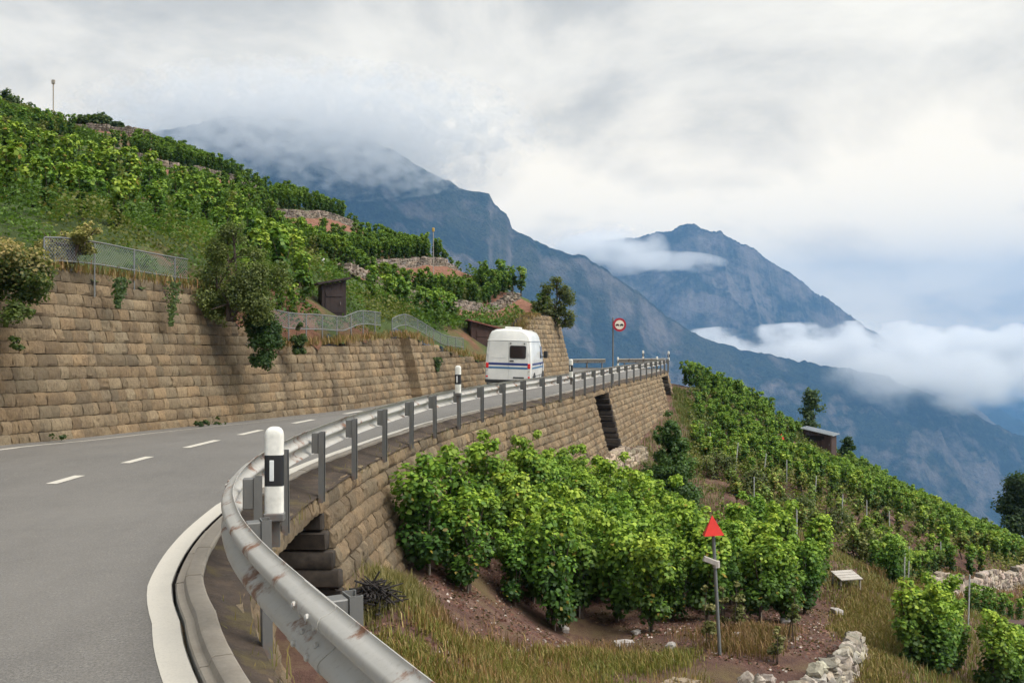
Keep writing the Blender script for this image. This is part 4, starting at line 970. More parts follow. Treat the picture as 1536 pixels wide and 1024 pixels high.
for ri,(ln,s0) in enumerate(LR):
    P=resample([at(*p) for p in ln],.9)
    for k,p in enumerate(P):
        for dd in (0,):
            x,y=p[:2]+rng.normal(0,.12,2); cand(x,y,bench_z(x,y)-.03,s0*rng.uniform(.9,1.2),f'bright green grapevine low on the left hillside, {ordn(ri)} row counted upwards, {ordn(k)} from left','grapevines on the lower left hillside')
# right slope
SL=[(11.0,59),(9.8,52),(8.4,45),(7.2,38),(7.4,33),(9.4,27),(12,30),(15,33.5),(19.5,37.5),(23,42),(29,52),(34.5,61),(33,66),(26,71.5),(21.5,74),(16,71.5),(12.6,65)]
for a in range(0,40):
    kk=0
    for b in range(0,64):
        x=8+a*.78; y=24+b*.90+.2*a; x+=rng.normal(0,.12); y+=rng.normal(0,.15)
        if not inside(x,y,SL): continue
        weed=vnoise(np.array([x*.16+3]),np.array([y*.16+8]))[0]
        near=(y<38 and x<15 and weed>.35)
        if rng.random()<(.45 if near else .1): continue
        if abs(x-10.0)<1.0 and 47<y<53: continue
        if y<HUTXY[1]+1.5 and y>54 and abs(x-HUTXY[0]*y/HUTXY[1])<1.7: continue
        cand(x,y,hrr(x,y)-.05,rng.uniform(.50,.72)*(.95 if near else 1),f'grapevine on the right slope, {ordn(a)} column from the wall, {ordn(kk)} uphill from its lower end','grapevines on the right slope',near or rng.random()<.10); kk+=1
# ridge row and the rows beside the lower path
P=resample([gr(1035,585,63),gr(1100,612,66),gr(1200,662,72.5)],.62)
for k,p in enumerate(P):
    for o in (0,.9):
      if abs(p[0]-HUTXY[0])>1.9: cand(p[0]+rng.normal(0,.1),p[1]+o,hrr(p[0],p[1]+o)-.05,rng.uniform(.85,1.05),f'grapevine of the {"front" if o==0 else "rear"} hedge row along the right crest, {ordn(k)} from the bend','grapevines along the right crest')
for ri,(ln,s) in enumerate((([gr(1370,1034,17.6),gr(1385,1012,18.4),gr(1404,985,19.8)],.9),([gr(1402,1040,17.6),gr(1416,1020,18.4),gr(1430,1000,19.2)],.85),([gr(1490,1066,18.4),gr(1514,1052,19.0),gr(1542,1034,20)],.9),([gr(1335,905,24.5),gr(1352,880,27.5)],.68),([gr(1455,905,28),gr(1500,900,31),gr(1550,896,33)],.5),([gr(1310,870,26),gr(1390,850,32.5),gr(1420,842,35)],.55))):
    for k,p in enumerate(resample(ln,.8)): cand(p[0],p[1],hrr(p[0],p[1])-.05,s*rng.uniform(.9,1.15),f'broad grapevine near the red path at lower right, {["lowest left","lowest right","corner","upper","wall-side","farthest"][ri]} short row, {ordn(k)} along','grapevines by the lower path')
CAND.sort(key=lambda c:-c[0])
room=296-nf
for c in CAND[:room]:
    s=c[2]; near=math.hypot(*c[1][:2])<42
    pr=(FARY[c[5]%3] if c[6] else FARD[c[5]%6] if 'left terr' in c[4] else (NEAR[c[5]%7] if math.hypot(*c[1][:2])<27 else FAR[c[5]]))
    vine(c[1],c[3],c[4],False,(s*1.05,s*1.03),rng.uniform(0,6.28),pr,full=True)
VS=[];CS=[]
for c in CAND[room:]:
    V,C=(FARYA[c[5]%3] if c[6] else FARDA[c[5]%6] if 'left terr' in c[4] else FARA[c[5]]); a=rng.uniform(0,6.28); s=c[2]
    VS.append((V*[s*1.05,s*1.05,s*1.03])@rotz(a).T+np.array(c[1])); CS.append(C*rng.uniform(.8,1.15))
tag(link('vine_rows',leaf_mesh('vine_rows',np.vstack(VS).astype(np.float32),np.vstack(CS),M['leaf'])),'rows of small grapevines farther up and along both slopes','vine rows',kind='stuff')

# ------------------------------------------------------------------ undergrowth, grass
def scatter_leaves(n,fn,size,cols,rng,up=.8):
    P=[];
    for _ in range(n): P.append(fn(rng))
    P=np.array(P); Nn=rng.normal(0,.6,P.shape)+[0,0,up]; t=rng.random(len(P))
    cc=blend(t,cols[0],cols[1])*rng.uniform(.7,1.3,(len(P),1)); return leaf_arrays(P,Nn,size*rng.uniform(.6,1.3,len(P)),cc,.3,rng)
# weeds covering the open parts of the left hillside
def poly_area_sampler(poly,hf,hmax,clump=.35,thr=.42):
    xs=[p[0] for p in poly]; ys=[p[1] for p in poly]
    def f(rng):
        while True:
            x=rng.uniform(min(xs),max(xs)); y=rng.uniform(min(ys),max(ys))
            if not inside(x,y,poly): continue
            g=vnoise(np.array([x*.9+5]),np.array([y*.9+5]))[0]
            if g<thr: continue
            return x,y,g
    return f
WEED=[at(*p)[:2] for p in ((-400,400,20),(40,400,21.5),(300,440,26.0),(400,475,28.3),(560,482,35.2),(690,500,47),(800,490,58),(835,470,59),(800,448,63.5),(700,412,67),(640,396,67),(600,420,60),(560,420,47),(410,372,50.5),(325,318,58.5),(240,276,64),(180,250,68),(90,205,78),(0,170,84),(-60,200,80),(-300,330,36))]
rng=np.random.default_rng(5); N0=185000; XY=[]; wx=[p[0] for p in WEED]; wy=[p[1] for p in WEED]
def inside_np(x,y,poly):
    c=np.zeros(len(x),bool); j=len(poly)-1
    for i in range(len(poly)):
        (xi,yi),(xj,yj)=poly[i],poly[j]; c^=((yi>y)!=(yj>y))&(x<(xj-xi)*(y-yi)/((yj-yi) or 1e-9)+xi); j=i
    return c
n_=0
while n_<N0:
    x=rng.uniform(min(wx),max(wx),60000); y=rng.uniform(min(wy),max(wy),60000); g=vnoise(x*.9+5,y*.9+5); k=inside_np(x,y,WEED)&(g>.30); XY.append(np.c_[x,y,g][k]); n_+=k.sum()
XY=np.vstack(XY)
for P,n,h,wd in BENCH:
    o=-signed_left(XY[:,0],XY[:,1],P); dm=np.min([np.hypot(XY[:,0]-q[0],XY[:,1]-q[1]) for q in P[::3]],axis=0); XY=XY[~((o>-1.5)&(o<2.0)&(dm<2.6))]
N0=len(XY)
Z=hill_left(XY[:,0],XY[:,1])+np.clip(XY[:,2]-.36,0,.5)*2.2*rng.random(N0)**.7
t=np.clip(rng.random(N0)*.8+ (vnoise(XY[:,0]*.3,XY[:,1]*.3)-.4),0,1)
cc=blend(t,(.032,.075,.012),(.10,.175,.028))*rng.uniform(.7,1.3,(N0,1)); dr=vnoise(XY[:,0]*.45+31,XY[:,1]*.45+7)>.66; cc[dr]=cc[dr]*.4+np.array([.14,.12,.03])*.6
V,C=leaf_arrays(np.c_[XY[:,:2],Z],rng.normal(0,.5,(N0,3))+[0,0,.8],(.035+.0017*np.hypot(XY[:,0],XY[:,1]))*rng.uniform(.6,1.3,N0),cc,.3,rng)
tag(link('undergrowth',leaf_mesh('undergrowth',V,C,M['leaf'])),'green weeds and brush covering the left hillside between the vines','undergrowth',kind='stuff')
# weeds between the vines of the right slope
rng=np.random.default_rng(6); XY=[]; SL2=[(10.6,60),(9.6,52),(8.2,44),(6.2,36),(4.2,32),(4.4,28.5),(6.2,25.2),(7.4,22.5),(8.8,22.5),(10,26),(12.5,29),(16,34),(20,37.5),(23,42),(29,52),(34.5,61),(33,66),(26,71.5),(21.5,74),(16,71.5),(12.6,65)]
while len(XY)<80000:
    x=rng.uniform(7,36,6000); y=rng.uniform(24,76,6000); g=vnoise(x*.8+9,y*.8+3)
    XY+=[(a,b,c) for a,b,c in zip(x,y,g) if c>.25+.2*rng.random() and inside(a,b,SL2)]
XY=np.array(XY[:80000]); n=len(XY); Z=hill_right(XY[:,0],XY[:,1])+np.clip(XY[:,2]-.35,0,.5)*1.5*rng.random(n)
cc=blend(np.clip(rng.random(n)*.7+.6*(vnoise(XY[:,0]*.4,XY[:,1]*.4)-.3),0,1),(.045,.075,.016),(.17,.17,.04))*rng.uniform(.7,1.3,(n,1))
V,C=leaf_arrays(np.c_[XY[:,:2],Z],rng.normal(0,.5,(n,3))+[0,0,.8],(.03+.0016*XY[:,1])*rng.uniform(.6,1.3,n),cc,.3,rng)
tag(link('undergrowth',leaf_mesh('undergrowth',V,C,M['leaf'])),'pale weeds growing between the vines of the right slope','undergrowth',kind='stuff')
# skyline brush at the top left

def blades(name,pts,h,cols,label,rng,lean=.75,w=.012):
    n=len(pts); P=np.asarray(pts); H=h*rng.uniform(.45,1.25,n)[:,None]; a=rng.uniform(0,6.28,n); d=np.stack([np.cos(a),np.sin(a),0*a],1); s=np.stack([-np.sin(a),np.cos(a),0*a],1)
    ln=rng.uniform(.1,1,n)[:,None]*lean; W=w*rng.uniform(.7,1.4,n)[:,None]; up=np.array([0,0,1.])
    b=P-up*.03; m1=P+up*H*.55+d*ln*H*.3; tp=P+up*H*(1-.25*ln)+d*ln*H
    V=np.stack([b-s*W,m1-s*W*.8,tp,m1+s*W*.8,b+s*W,b],1)   # 6 verts, same layout as leaves
    cc=blend(rng.random(n),cols[0],cols[1])*rng.uniform(.7,1.3,(n,1)); 
    return V.reshape(-1,3)[:, :],np.repeat(cc,6,0)
def grass(label,polys,name='dry_grass'):
    Vs=[];Cs=[]
    for n,poly,hf,h,cols,seed,w in polys:
        rng=np.random.default_rng(seed); xs=[p[0] for p in poly]; ys=[p[1] for p in poly]; P=[]
        while len(P)<n:
            x=rng.uniform(min(xs),max(xs),n); y=rng.uniform(min(ys),max(ys),n); g=vnoise(x*1.7+seed,y*1.7)
            P+= [(a,b) for a,b,c in zip(x,y,g) if c>.2+.25*rng.random() and inside(a,b,poly)]
        P=np.array(P[:n]); P=P+rng.normal(0,.14,P.shape); Z=hf(P[:,0],P[:,1]); V,C=blades('g',np.c_[P,Z],h,cols,'',rng,w=w); Vs.append(V);Cs.append(C)
    return tag(link(name,leaf_mesh(name,np.vstack(Vs),np.vstack(Cs),M['dry'])),label,'grass',kind='stuff')
ST1=[at(*p)[:2] for p in ((575,925,11.6),(700,945,13.4),(860,965,15.2),(1040,995,15.6),(1060,1060,13.4),(800,1080,10.3),(640,1080,8.6),(575,1000,9.2))]
PATHP=[at(*p)[:2] for p in ((1265,900,21.5),(1325,885,25),(1345,930,21.5),(1350,1000,17.5),(1345,1060,15.5),(1290,1060,15),(1300,985,16.6),(1255,945,18.6))]
grass('dry yellow and green grass growing on the strip and path below the vines',[(40000,ST1,hill_right,.13,((.27,.19,.055),(.17,.20,.04)),1,.006),(9000,ST1,hill_right,.19,((.20,.085,.035),(.33,.24,.09)),2,.006),(12000,PATHP,hill_right,.13,((.22,.125,.05),(.27,.23,.075)),3,.008),
  (4000,[at(*p)[:2] for p in ((1290,870,24),(1420,850,34),(1540,866,37),(1540,880,35),(1440,895,31),(1340,905,25))],hill_right,.3,((.24,.12,.05),(.30,.20,.08)),4,.012),
  (3500,[at(*p)[:2] for p in ((560,800,13.5),(615,790,14.8),(640,900,14.2),(600,930,12.4),(540,880,11.6),(545,840,12))],hill_right,.25,((.24,.18,.07),(.17,.16,.05)),5,.006),
  (3500,[at(*p)[:2] for p in ((640,900,14.2),(1200,945,18.2),(1150,1000,15.6),(900,960,15.6),(640,935,13))],hill_right,.22,((.17,.07,.04),(.26,.17,.07)),6,.006),
  (9000,[at(*p)[:2] for p in ((1330,905,24),(1400,900,29.5),(1540,885,35),(1560,960,26),(1560,1060,18),(1340,1060,15.5),(1345,960,19.5))],hill_right,.22,((.22,.12,.05),(.16,.20,.05)),8,.009),
  (5000,[at(*p)[:2] for p in ((1240,870,21),(1215,840,24),(1130,850,25.5),(1110,800,32),(1300,840,28),(1330,885,25),(1265,900,21.5))],hill_right,.2,((.22,.13,.06),(.20,.22,.06)),9,.009),
  (3500,[at(*p)[:2] for p in ((1010,575,62),(1030,600,61),(1060,640,55),(1040,660,48),(1015,625,56))],hill_right,.35,((.20,.14,.06),(.12,.19,.04)),7,.016),
  (3500,[at(*p)[:2] for p in ((940,675,41),(1015,625,56),(1060,690,45),(1090,760,33),(1010,790,30.5),(960,740,33))],hill_right,.28,((.19,.14,.06),(.11,.18,.04)),12,.012)])
# leaf litter and pebbles on the vineyard soil
LIT=PATCH[:9]+[at(*p)[:2] for p in ((930,705,34.5),)]+[(-1.7,14),(-1.75,12),(-1.3,11.3)]+[at(*p)[:2] for p in ((640,940,12.6),(860,960,15.3),(1050,990,15.6),(1200,990,15.4),(1290,950,17))]
rng=np.random.default_rng(66); P=[]
poly=[at(*p)[:2] for p in ((500,900,9.6),(560,1000,8.6),(640,1000,9.8),(860,965,15),(1060,1000,15.3),(1240,1000,14.9),(1300,930,18.5),(1270,860,23),(1215,800,25.5))]+[(6,30),(1.5,30),(-.6,20),(-1.6,15),(-1.9,11)]
while len(P)<26000:
    x=rng.uniform(-3,9,4000); y=rng.uniform(10,31,4000); g=vnoise(x*2.1,y*2.1)
    P+=[(a,b) for a,b,c in zip(x,y,g) if c>.25 and inside(a,b,poly)]
P=np.array(P[:26000]); Z=hill_right(P[:,0],P[:,1])+.012; n=len(P); k=rng.random(n)
cc=np.where((k<.5)[:,None],np.array([.11,.05,.035]),np.where((k<.8)[:,None],np.array([.20,.12,.075]),np.where((k<.93)[:,None],np.array([.05,.03,.022]),np.array([.36,.32,.28]))))*rng.uniform(.6,1.3,(n,1))
V,C=leaf_arrays(np.c_[P,Z],rng.normal(0,.45,(n,3))+[0,0,1],rng.uniform(.025,.07,n),cc,.35,rng)
tag(link('soil_litter',leaf_mesh('soil_litter',V,C,M['dry'])),'dead leaves, twigs and pebbles lying on the red vineyard soil','litter',kind='stuff')
# dry weeds on top of the upper walls
Vs=[];Cs=[]; rng=np.random.default_rng(9)
for q in range(15000):
    i=rng.integers(0,len(WTOP)); p=WTOP[i]; 
    if p[1]>54 or vnoise(np.array([p[0]*1.1+q%3*.1]),np.array([p[1]*1.1]))[0]<.33: continue
    Vs.append((p[0]+rng.normal(-.15,.25),p[1]+rng.normal(0,.3),p[2]-.02+rng.uniform(-.02,.08)))
V,C=blades('w',Vs,.27,((.22,.085,.035),(.25,.19,.07)),'',rng,1.3,.010)
tag(link('dry_weeds',leaf_mesh('dry_weeds',V,C,M['dry'])),'reddish dry weeds hanging along the top of the roadside walls','weeds',kind='stuff')
# weeds in the verge by the guardrail
Vs=[]; 
for q in range(1100):
    i=int(rng.integers(10,240)); o=rng.uniform(-.25,EOFF[i]-.36); g=vnoise(np.array([RAIL[i,0]*1.9]),np.array([RAIL[i,1]*1.9]))[0]
    if g<.52: continue
    p=RAIL[i,:2]+NR[i]*o; Vs.append((*p,-.09))
V,C=blades('v',Vs,.13,((.30,.19,.06),(.13,.12,.035)),'',rng,.9,.004)
tag(link('verge_weeds',leaf_mesh('verge_weeds',V,C,M['dry'])),'sparse dry weeds in the dirt strip between kerb and guardrail','weeds',kind='stuff')

# ------------------------------------------------------------------ shrubs and trees
def shrub(name,label,cat,loc,blobs,nl,size,cols,seed,stems=True,group=None,droop=.3,crown='crown',shell=.45,upn=.7,tipcol=None):
    """blobs: (dx,dy,dz,r) spheres of the outline"""
    rng=np.random.default_rng(seed); r=empty(name,loc,0,label,cat,group); C=[];R=[]
    for dx,dy,dz,q in blobs:
        for k in range(max(3,int(4+q*4))):
            d=rng.normal(size=3); d/=np.linalg.norm(d); C.append((dx+d[0]*q*.6,dy+d[1]*q*.6,dz+d[2]*q*.55)); R.append(q*rng.uniform(.42,.72))
    P,D=clumps(nl,C,R,rng,shell); keepn=fbm(P[:,0]*2.2+seed,P[:,1]*2.2+P[:,2]*2.6,3)>.31; P=P[keepn];D=D[keepn]; n=len(P)
    zz=np.array([b[2]+b[3] for b in blobs]).max(); z0=np.array([b[2]-b[3] for b in blobs]).min()
    t=np.clip(rng.random(n)*.75+.35*(fbm(P[:,0]*1.6,P[:,2]*1.6+P[:,1],2)-.35)*2,0,1)
    cc=blend(t,cols[0],cols[1])*rng.uniform(.75,1.25,(n,1))
    if tipcol is not None:
        w=np.clip((P[:,2]-z0)/(zz-z0)*2.6-1.55+rng.normal(0,.25,n),0,1)[:,None]; cc=cc*(1-w)+np.array(tipcol)*rng.uniform(.7,1.2,(n,1))*w
    V,Cc=leaf_arrays(P,D*.7+np.array([0,0,upn])+rng.normal(0,.4,P.shape),size*rng.uniform(.6,1.3,n),cc,droop,rng)
    link(crown,leaf_mesh(crown,V,Cc,M['leaf']),r)
    if stems:
        m=MB()
        for dx,dy,dz,q in blobs[:6]:
            e=np.array([dx,dy,dz]); b0=np.array([rng.normal(0,.05),rng.normal(0,.05),-.25]); mid=e*.5+np.array([0,0,.1])+rng.normal(0,.06,3); rr=.02+.03*q if q>.22 else .006
            m.tube([b0,mid,e,e+np.array([0,0,q*.6])],[rr*1.6,rr*1.2,rr*.7,rr*.25],7)
            for _ in range(4):
                d=rng.normal(size=3); d/=np.linalg.norm(d); m.tube([mid*.3+e*.7,e+d*q*.5,e+d*q*.9],[rr*.6,rr*.4,rr*.15],5)
        m.build('trunk',M['bark'],r,smooth=60)
    return r
GR=((.022,.045,.010),(.062,.105,.020)); OL=((.058,.080,.020),(.165,.195,.050)); DK=((.016,.040,.010),(.050,.098,.020)); YG=((.05,.07,.015),(.12,.15,.03))
p=at(20,432,18.7); shrub('climber_shrub','large dark green climbing shrub with cream blossom tops at the left wall end','shrub',p-np.array([0,0,.2]),[(-.6,.3,.75,.7),(.0,.15,.85,.65),(-.2,-.05,.25,.65),(.3,.15,.35,.5),(.18,-.25,-.35,.32),(-.4,-.3,-.3,.33),(.22,-.33,-.85,.17),(-.35,-.33,-.75,.17),(-1.2,.2,.4,.8)],20000,.058,((.022,.045,.010),(.075,.105,.02)),301,stems=False,tipcol=(.42,.33,.12))
p=at(112,378,21.4); shrub('flowering_shrub','yellowing feathery shrub behind the upper mesh railing','shrub',p,[(-.25,.1,.15,.42),(.2,.1,.25,.42),(.35,.1,.55,.22),(-.6,.1,.25,.32)],7000,.05,((.20,.18,.06),(.44,.35,.12)),302,tipcol=(.52,.40,.15))
p=at(345,450,25.4); shrub('bush','big loose olive green bush overhanging the end of the tall wall','bush',p-np.array([0,0,.3]),[(-.45,.3,.7,.8),(.3,.2,.8,.8),(-.15,.3,1.5,.62),(.0,.3,2.05,.4),(.6,.1,.3,.65),(.0,-.1,.2,.65),(-.6,.2,.2,.5),(.95,.3,1.0,.6),(.5,.3,1.6,.4)],26000,.05,OL,303)
p=at(394,500,25.9); shrub('bush','dense dark green bush hanging down the wall face below the olive bush','bush',p-np.array([0,0,.1]),[(0,0,.3,.55),(.05,-.05,-.15,.52),(0,-.1,-.6,.36),(-.15,0,.7,.45)],9000,.056,DK,304)
p=at(448,512,28.4); shrub('bush','small green bush on the wall edge beneath the wavy railing','bush',p,[(0,0,.05,.26),(0,-.05,-.2,.22),(.03,0,.42,.16)],2200,.05,GR,305)
for k,(px,py,d,ln,lab) in enumerate(((183,425,22.3,.7,'thin ivy strand hanging on the tall wall under the first railing panels'),(263,430,24.1,1.1,'longer ivy strand hanging on the tall wall left of the olive bush'),(656,540,38.6,.55,'short ivy strand on the wall below the sagging railing'))):
    p=at(px,py,d); rng=np.random.default_rng(330+k); n=420; t=rng.random(n); P=np.c_[rng.normal(0,.09,n)*(1.2-t),-.1-.22*t*ln+rng.normal(0,.05,n),-t*ln+.12]; cc=blend(rng.random(n),GR[0],GR[1]); V,C=leaf_arrays(P,rng.normal(0,.4,P.shape)+[.4,-.7,.3],.06*rng.uniform(.6,1.2,n),cc,.3,rng)
    o=link('ivy',leaf_mesh('ivy',V,C,M['leaf'])); o.location=p+np.array([.05,-.10,0]); tag(o,lab,'ivy','ivy strands on the roadside wall')
p=at(832,468,57.5); shrub('bush','tall olive bush on top of the wall nose above the bend','bush',p-np.array([0,0,.4]),[(0,0,.6,.9),(.4,0,1.3,.8),(-.5,0,1.6,.65),(.1,0,2.1,.5),(.6,0,.2,.65),(.55,-.1,-.2,.5),(-.9,0,.9,.5)],6000,.10,((.06,.075,.02),(.165,.175,.045)),306)
for k,(px,py,d,q) in enumerate(((2,148,83,1.3),(22,150,83,1.2),(45,158,82.5,1.1),(66,168,82,1.15),(88,176,82,1.0),(108,182,81.5,1.0),(128,188,81,.8),(148,192,80.5,.9),(176,196,80,.5))):
    p=at(px,py,d); p[2]=bench_z(p[0],p[1])
    shrub('bush',ORD[k]+' bush from the left in the dark brush along the top left skyline','bush',p,[(0,0,q*.5,q),(-q*.7,0,q*.5,q*.7),(q*.6,0,q*.8,q*.6)],1500,.2,((.022,.045,.012),(.06,.095,.02)),360+k,stems=False,group='bushes along the top left skyline')
p=at(768,412,64); p[2]=bench_z(p[0],p[1]); shrub('bush','round dark bush standing on the hill skyline above the van','bush',p,[(0,0,.6,.45),(.2,0,.9,.3)],500,.13,DK,307)
ry=np.random.default_rng(12); YT=[(math.cos(t_)*u_*(1.05-.24*z_),math.sin(t_)*u_*(1.05-.24*z_),z_,.70-.11*z_) for z_,t_,u_ in [(z_,ry.uniform(0,6.28),ry.uniform(.2,.9)) for z_ in np.linspace(.5,3.3,24)]]+[(0,0,3.65,.2),(-.35,0,3.0,.22),(.4,0,2.8,.22)]
p=gr(1003,752,31.5); shrub('young_tree','dark green sapling with upright branches in front of the block wall','tree',p,YT,24000,.075,((.024,.060,.015),(.085,.16,.032)),308)
def tree(label,loc,h,spread,nl,size,cols,seed,blobs,name='broadleaf_tree',group='trees on the right crest'):
    rng=np.random.default_rng(seed); r=empty(name,loc,0,label,'tree',group); m=MB(); C=[];R=[]
    m.tube([(0,0,-.5),(.05,0,h*.3),(-.05,.05,h*.62),(.02,0,h*.9)],[h*.028,h*.022,h*.014,h*.005],9)
    for bx,by,bz,q in blobs:
        e=np.array([bx*spread,by*spread,bz*h]); z0=max(.2,bz-.25)*h; b0=np.array([0,0,z0]); mid=(b0+e)/2+np.array([0,0,-.03*h]); m.tube([b0,mid,e],[h*.011,h*.008,h*.004],6)
        for k in range(9):
            d=rng.normal(size=3); d/=np.linalg.norm(d); c=e+d*q*spread*rng.uniform(.3,.9)*np.array([1,1,.6]); C.append(c); R.append(q*spread*rng.uniform(.5,.95)); m.tube([e,c],[h*.004,h*.0015],4)
    m.build('trunk',M['bark'],r,smooth=60)
    P,D=clumps(nl,C,R,rng,.5); n=len(P); cc=blend(np.clip(rng.random(n)*.8+.2*(D[:,2]),0,1),cols[0],cols[1])*rng.uniform(.7,1.3,(n,1))
    V,Cc=leaf_arrays(P,D*.5+np.array([0,0,.7])+rng.normal(0,.4,P.shape),size*rng.uniform(.6,1.3,n),cc,.3,rng); link('crown',leaf_mesh('crown',V,Cc,M['leaf']),r); return r
rb=np.random.default_rng(2); BL=[(math.cos(a)*u,math.sin(a)*u,z,.30) for a,u,z in [(rb.uniform(0,6.28),rb.uniform(.15,.85)*(1.15-z),z) for z in np.linspace(.42,1.0,15)]]
p=gr(1218,668,69); tree('airy pale green tree rising behind the dark hut with tin roof',(p[0]-.0,p[1],p[2]-.5),4.3,1.5,2600,.13,((.04,.075,.03),(.11,.16,.06)),310,BL)
p=gr(1272,690,67); tree('small dark tree just right of the dark hut with tin roof',(p[0],p[1],p[2]-.4),2.3,1.0,2000,.12,DK,311,BL)
p=gr(1522,812,57); tree('large dark tree at the right picture edge on the crest',(p[0]+.6,p[1],p[2]-.6),4.9,2.6,11000,.14,((.016,.034,.016),(.05,.085,.03)),312,BL)
p=gr(1482,790,57); shrub('bush','reddish autumn bush beside the large dark tree','bush',p,[(0,0,.7,.5),(-.3,0,1.0,.35)],420,.12,((.10,.04,.02),(.15,.10,.03)),313)
p=gr(1432,780,60); shrub('bush','rounded orange green bush on the right crest left of the large dark tree','bush',p,[(0,0,.8,.5),(.4,0,.6,.45)],420,.12,((.16,.09,.02),(.09,.13,.03)),314)
for k,(px,py,d) in enumerate(((1075,730,37),(1130,750,35),(1190,775,32),(1240,800,30),(1300,830,29))):
    p=gr(px,py,d); shrub('bush',['pale weedy bush beside the young dark tree','pale green bush between leaning white stakes','yellowish loose bush in the middle of the right slope','pale bush right of the triangle pole behind the front vines','grey green flowering weed clump above the white board'][k],'bush',p,[(-.4,0,.45,.5),(.4,.2,.55,.5),(0,0,.8,.4)],1300,.075,((.075,.095,.03),(.17,.19,.055)),320+k)
p=at(555,862,12.0); p[2]=hill_right(p[0],p[1])+.02
rng=np.random.default_rng(4); m=MB()
for k in range(130):
    a=rng.uniform(0,6.28); r0=rng.uniform(0,.3); c=np.array([r0*math.cos(a),r0*math.sin(a),rng.uniform(.02,.36)*(1-r0*1.6)]); d=rng.normal(size=3)*np.array([1,1,.4]); d/=np.linalg.norm(d); l=rng.uniform(.1,.24); m.tube([c-d*l,c+rng.normal(0,.02,3),c+d*l],[.012,.014,.008],5)
o=m.build('brush_pile',simple('burnt_twigs',(.018,.014,.013),.9,var=.5)); o.location=p; tag(o,'heap of black pruned twigs at the foot of the block wall','brush pile')
for k,(px,py,d,h) in enumerate(((1060,985,15.8,1.1),(1105,940,17,.95),(1190,960,16.6,1.0),(1165,985,15.4,.6),(1085,935,17.2,.8))):
    p=gr(px,py,d); shrub('tall_weed',['slim weed with seed head left of the triangle pole foot','slim weed with yellow seed head right of the triangle pole','pale tall weed above the bottom stone wall','short weed at the edge of the bottom stone wall','leafy weed stalk behind the triangle pole'][k],'weed',p,[(0,0,h*.35,.16),(.03,0,h*.65,.11),(0,0,h*.92,.07)],380,.05,((.09,.10,.03),(.22,.21,.07)),340+k)
# white stakes of the right slope
for k,(px,py,d,h,ln) in enumerate(((1063,705,40,1.5,.05),(1102,722,38,1.6,.1),(1143,738,37,1.6,.12),(1131,760,33,1.5,0),(1180,742,38,1.3,0),(1222,766,36,1.4,.05),(1262,790,34,1.5,.04),(1300,800,35,1.4,0),(1335,815,35,1.3,-.03),(1362,860,28.5,1.5,.03),(1356,890,25,1.25,.02),(1411,845,34,1.3,0),(1452,960,23,1.6,.03),(1195,845,24.5,1.5,0))):
    p=gr(px,py,d); m=MB(); m.tube([(0,0,-.3),(0,0,h*.85)],.019,7); o=m.build('vineyard_stake',M['white_stake']); o.location=p; o.rotation_euler=(0,ln,0)
    tag(o,['pale stake nearest the young dark tree','leaning pale stake, second from the young dark tree','leaning pale stake, third from the young dark tree','upright pale stake below the leaning third one','short pale stake in the middle of the right slope','pale stake between yellowish bushes on the right slope','pale stake above the pale bush behind the triangle pole','pale stake mid slope left of the path','pale stake above the start of the red path','tall pale stake standing by the path bend','pale stake just below the path bend','pale stake at the far end of the red path','tall pale stake among the bushes at lower right','pale stake between front patch and slope behind triangle pole'][k],'stake','pale stakes on the right slope')
for k,(px,py,d) in enumerate(((285,640,24.2),(335,628,24.8),(135,665,18.9),(855,560,57))):
    p=at(px,py,d); i=int(((LEDGE[:,:2]-p[:2])**2).sum(1).argmin()); q=LEDGE[i,:2]+normals(LEDGE)[i]*.3
    shrub('wall_weed',['small green weed at the foot of the tall wall, middle one','small green weed at the foot of the wall below the dark bush','low weed at the foot of the tall wall near the left edge','weed at the foot of the wall nose by the bend'][k],'weed',(q[0],q[1],zroad_left(q[1])),[(0,0,.1,.14),(.15,0,.08,.1)],160,.05,GR,350+k,stems=False)
# ------------------------------------------------------------------ mountains
def mtn_mat(name,forest,rock,rlo,rhi,sc=1.0):
    m,nt,b=mat(name); f1=noise(nt,.0045*sc,8,.68); f2=noise(nt,.035*sc,5,.75); f3=noise(nt,.0016*sc,6,.6)
    g=N(nt,'ShaderNodeNewGeometry'); sp=N(nt,'ShaderNodeSeparateXYZ'); L(nt,g.outputs['Normal'],sp.inputs[0])
    ad=N(nt,'ShaderNodeMath',operation='MULTIPLY_ADD'); L(nt,sp.outputs['Z'],ad.inputs[0]); ad.inputs[1].default_value=-.35; L(nt,f1,ad.inputs[2])
    fo=mixc(nt,ramp(nt,f2,[(.35,(0,0,0)),(.65,(1,1,1))]),[x*.3 for x in forest],[x*1.7 for x in forest]); fo=mixc(nt,ramp(nt,f3,[(.52,(0,0,0)),(.62,(1,1,1))]),fo,[x*y for x,y in zip(forest,(2.4,1.8,1.6))])
    f5=noise(nt,.13*sc,3,.7); fo=mixc(nt,ramp(nt,f5,[(.40,(.8,.8,.8)),(.52,(0,0,0))]),fo,[x*.12 for x in forest]); ro=mixc(nt,f2,[x*.55 for x in rock],[x*1.3 for x in rock])
    c=mixc(nt,ramp(nt,ad.outputs[0],[(rlo,(0,0,0)),(rhi,(1,1,1))]),fo,ro); L(nt,c,b.inputs['Base Color']); b.inputs['Roughness'].default_value=1; b.inputs['Specular IOR Level'].default_value=0
    bump(nt,b,f2,1.0,30/sc); return m
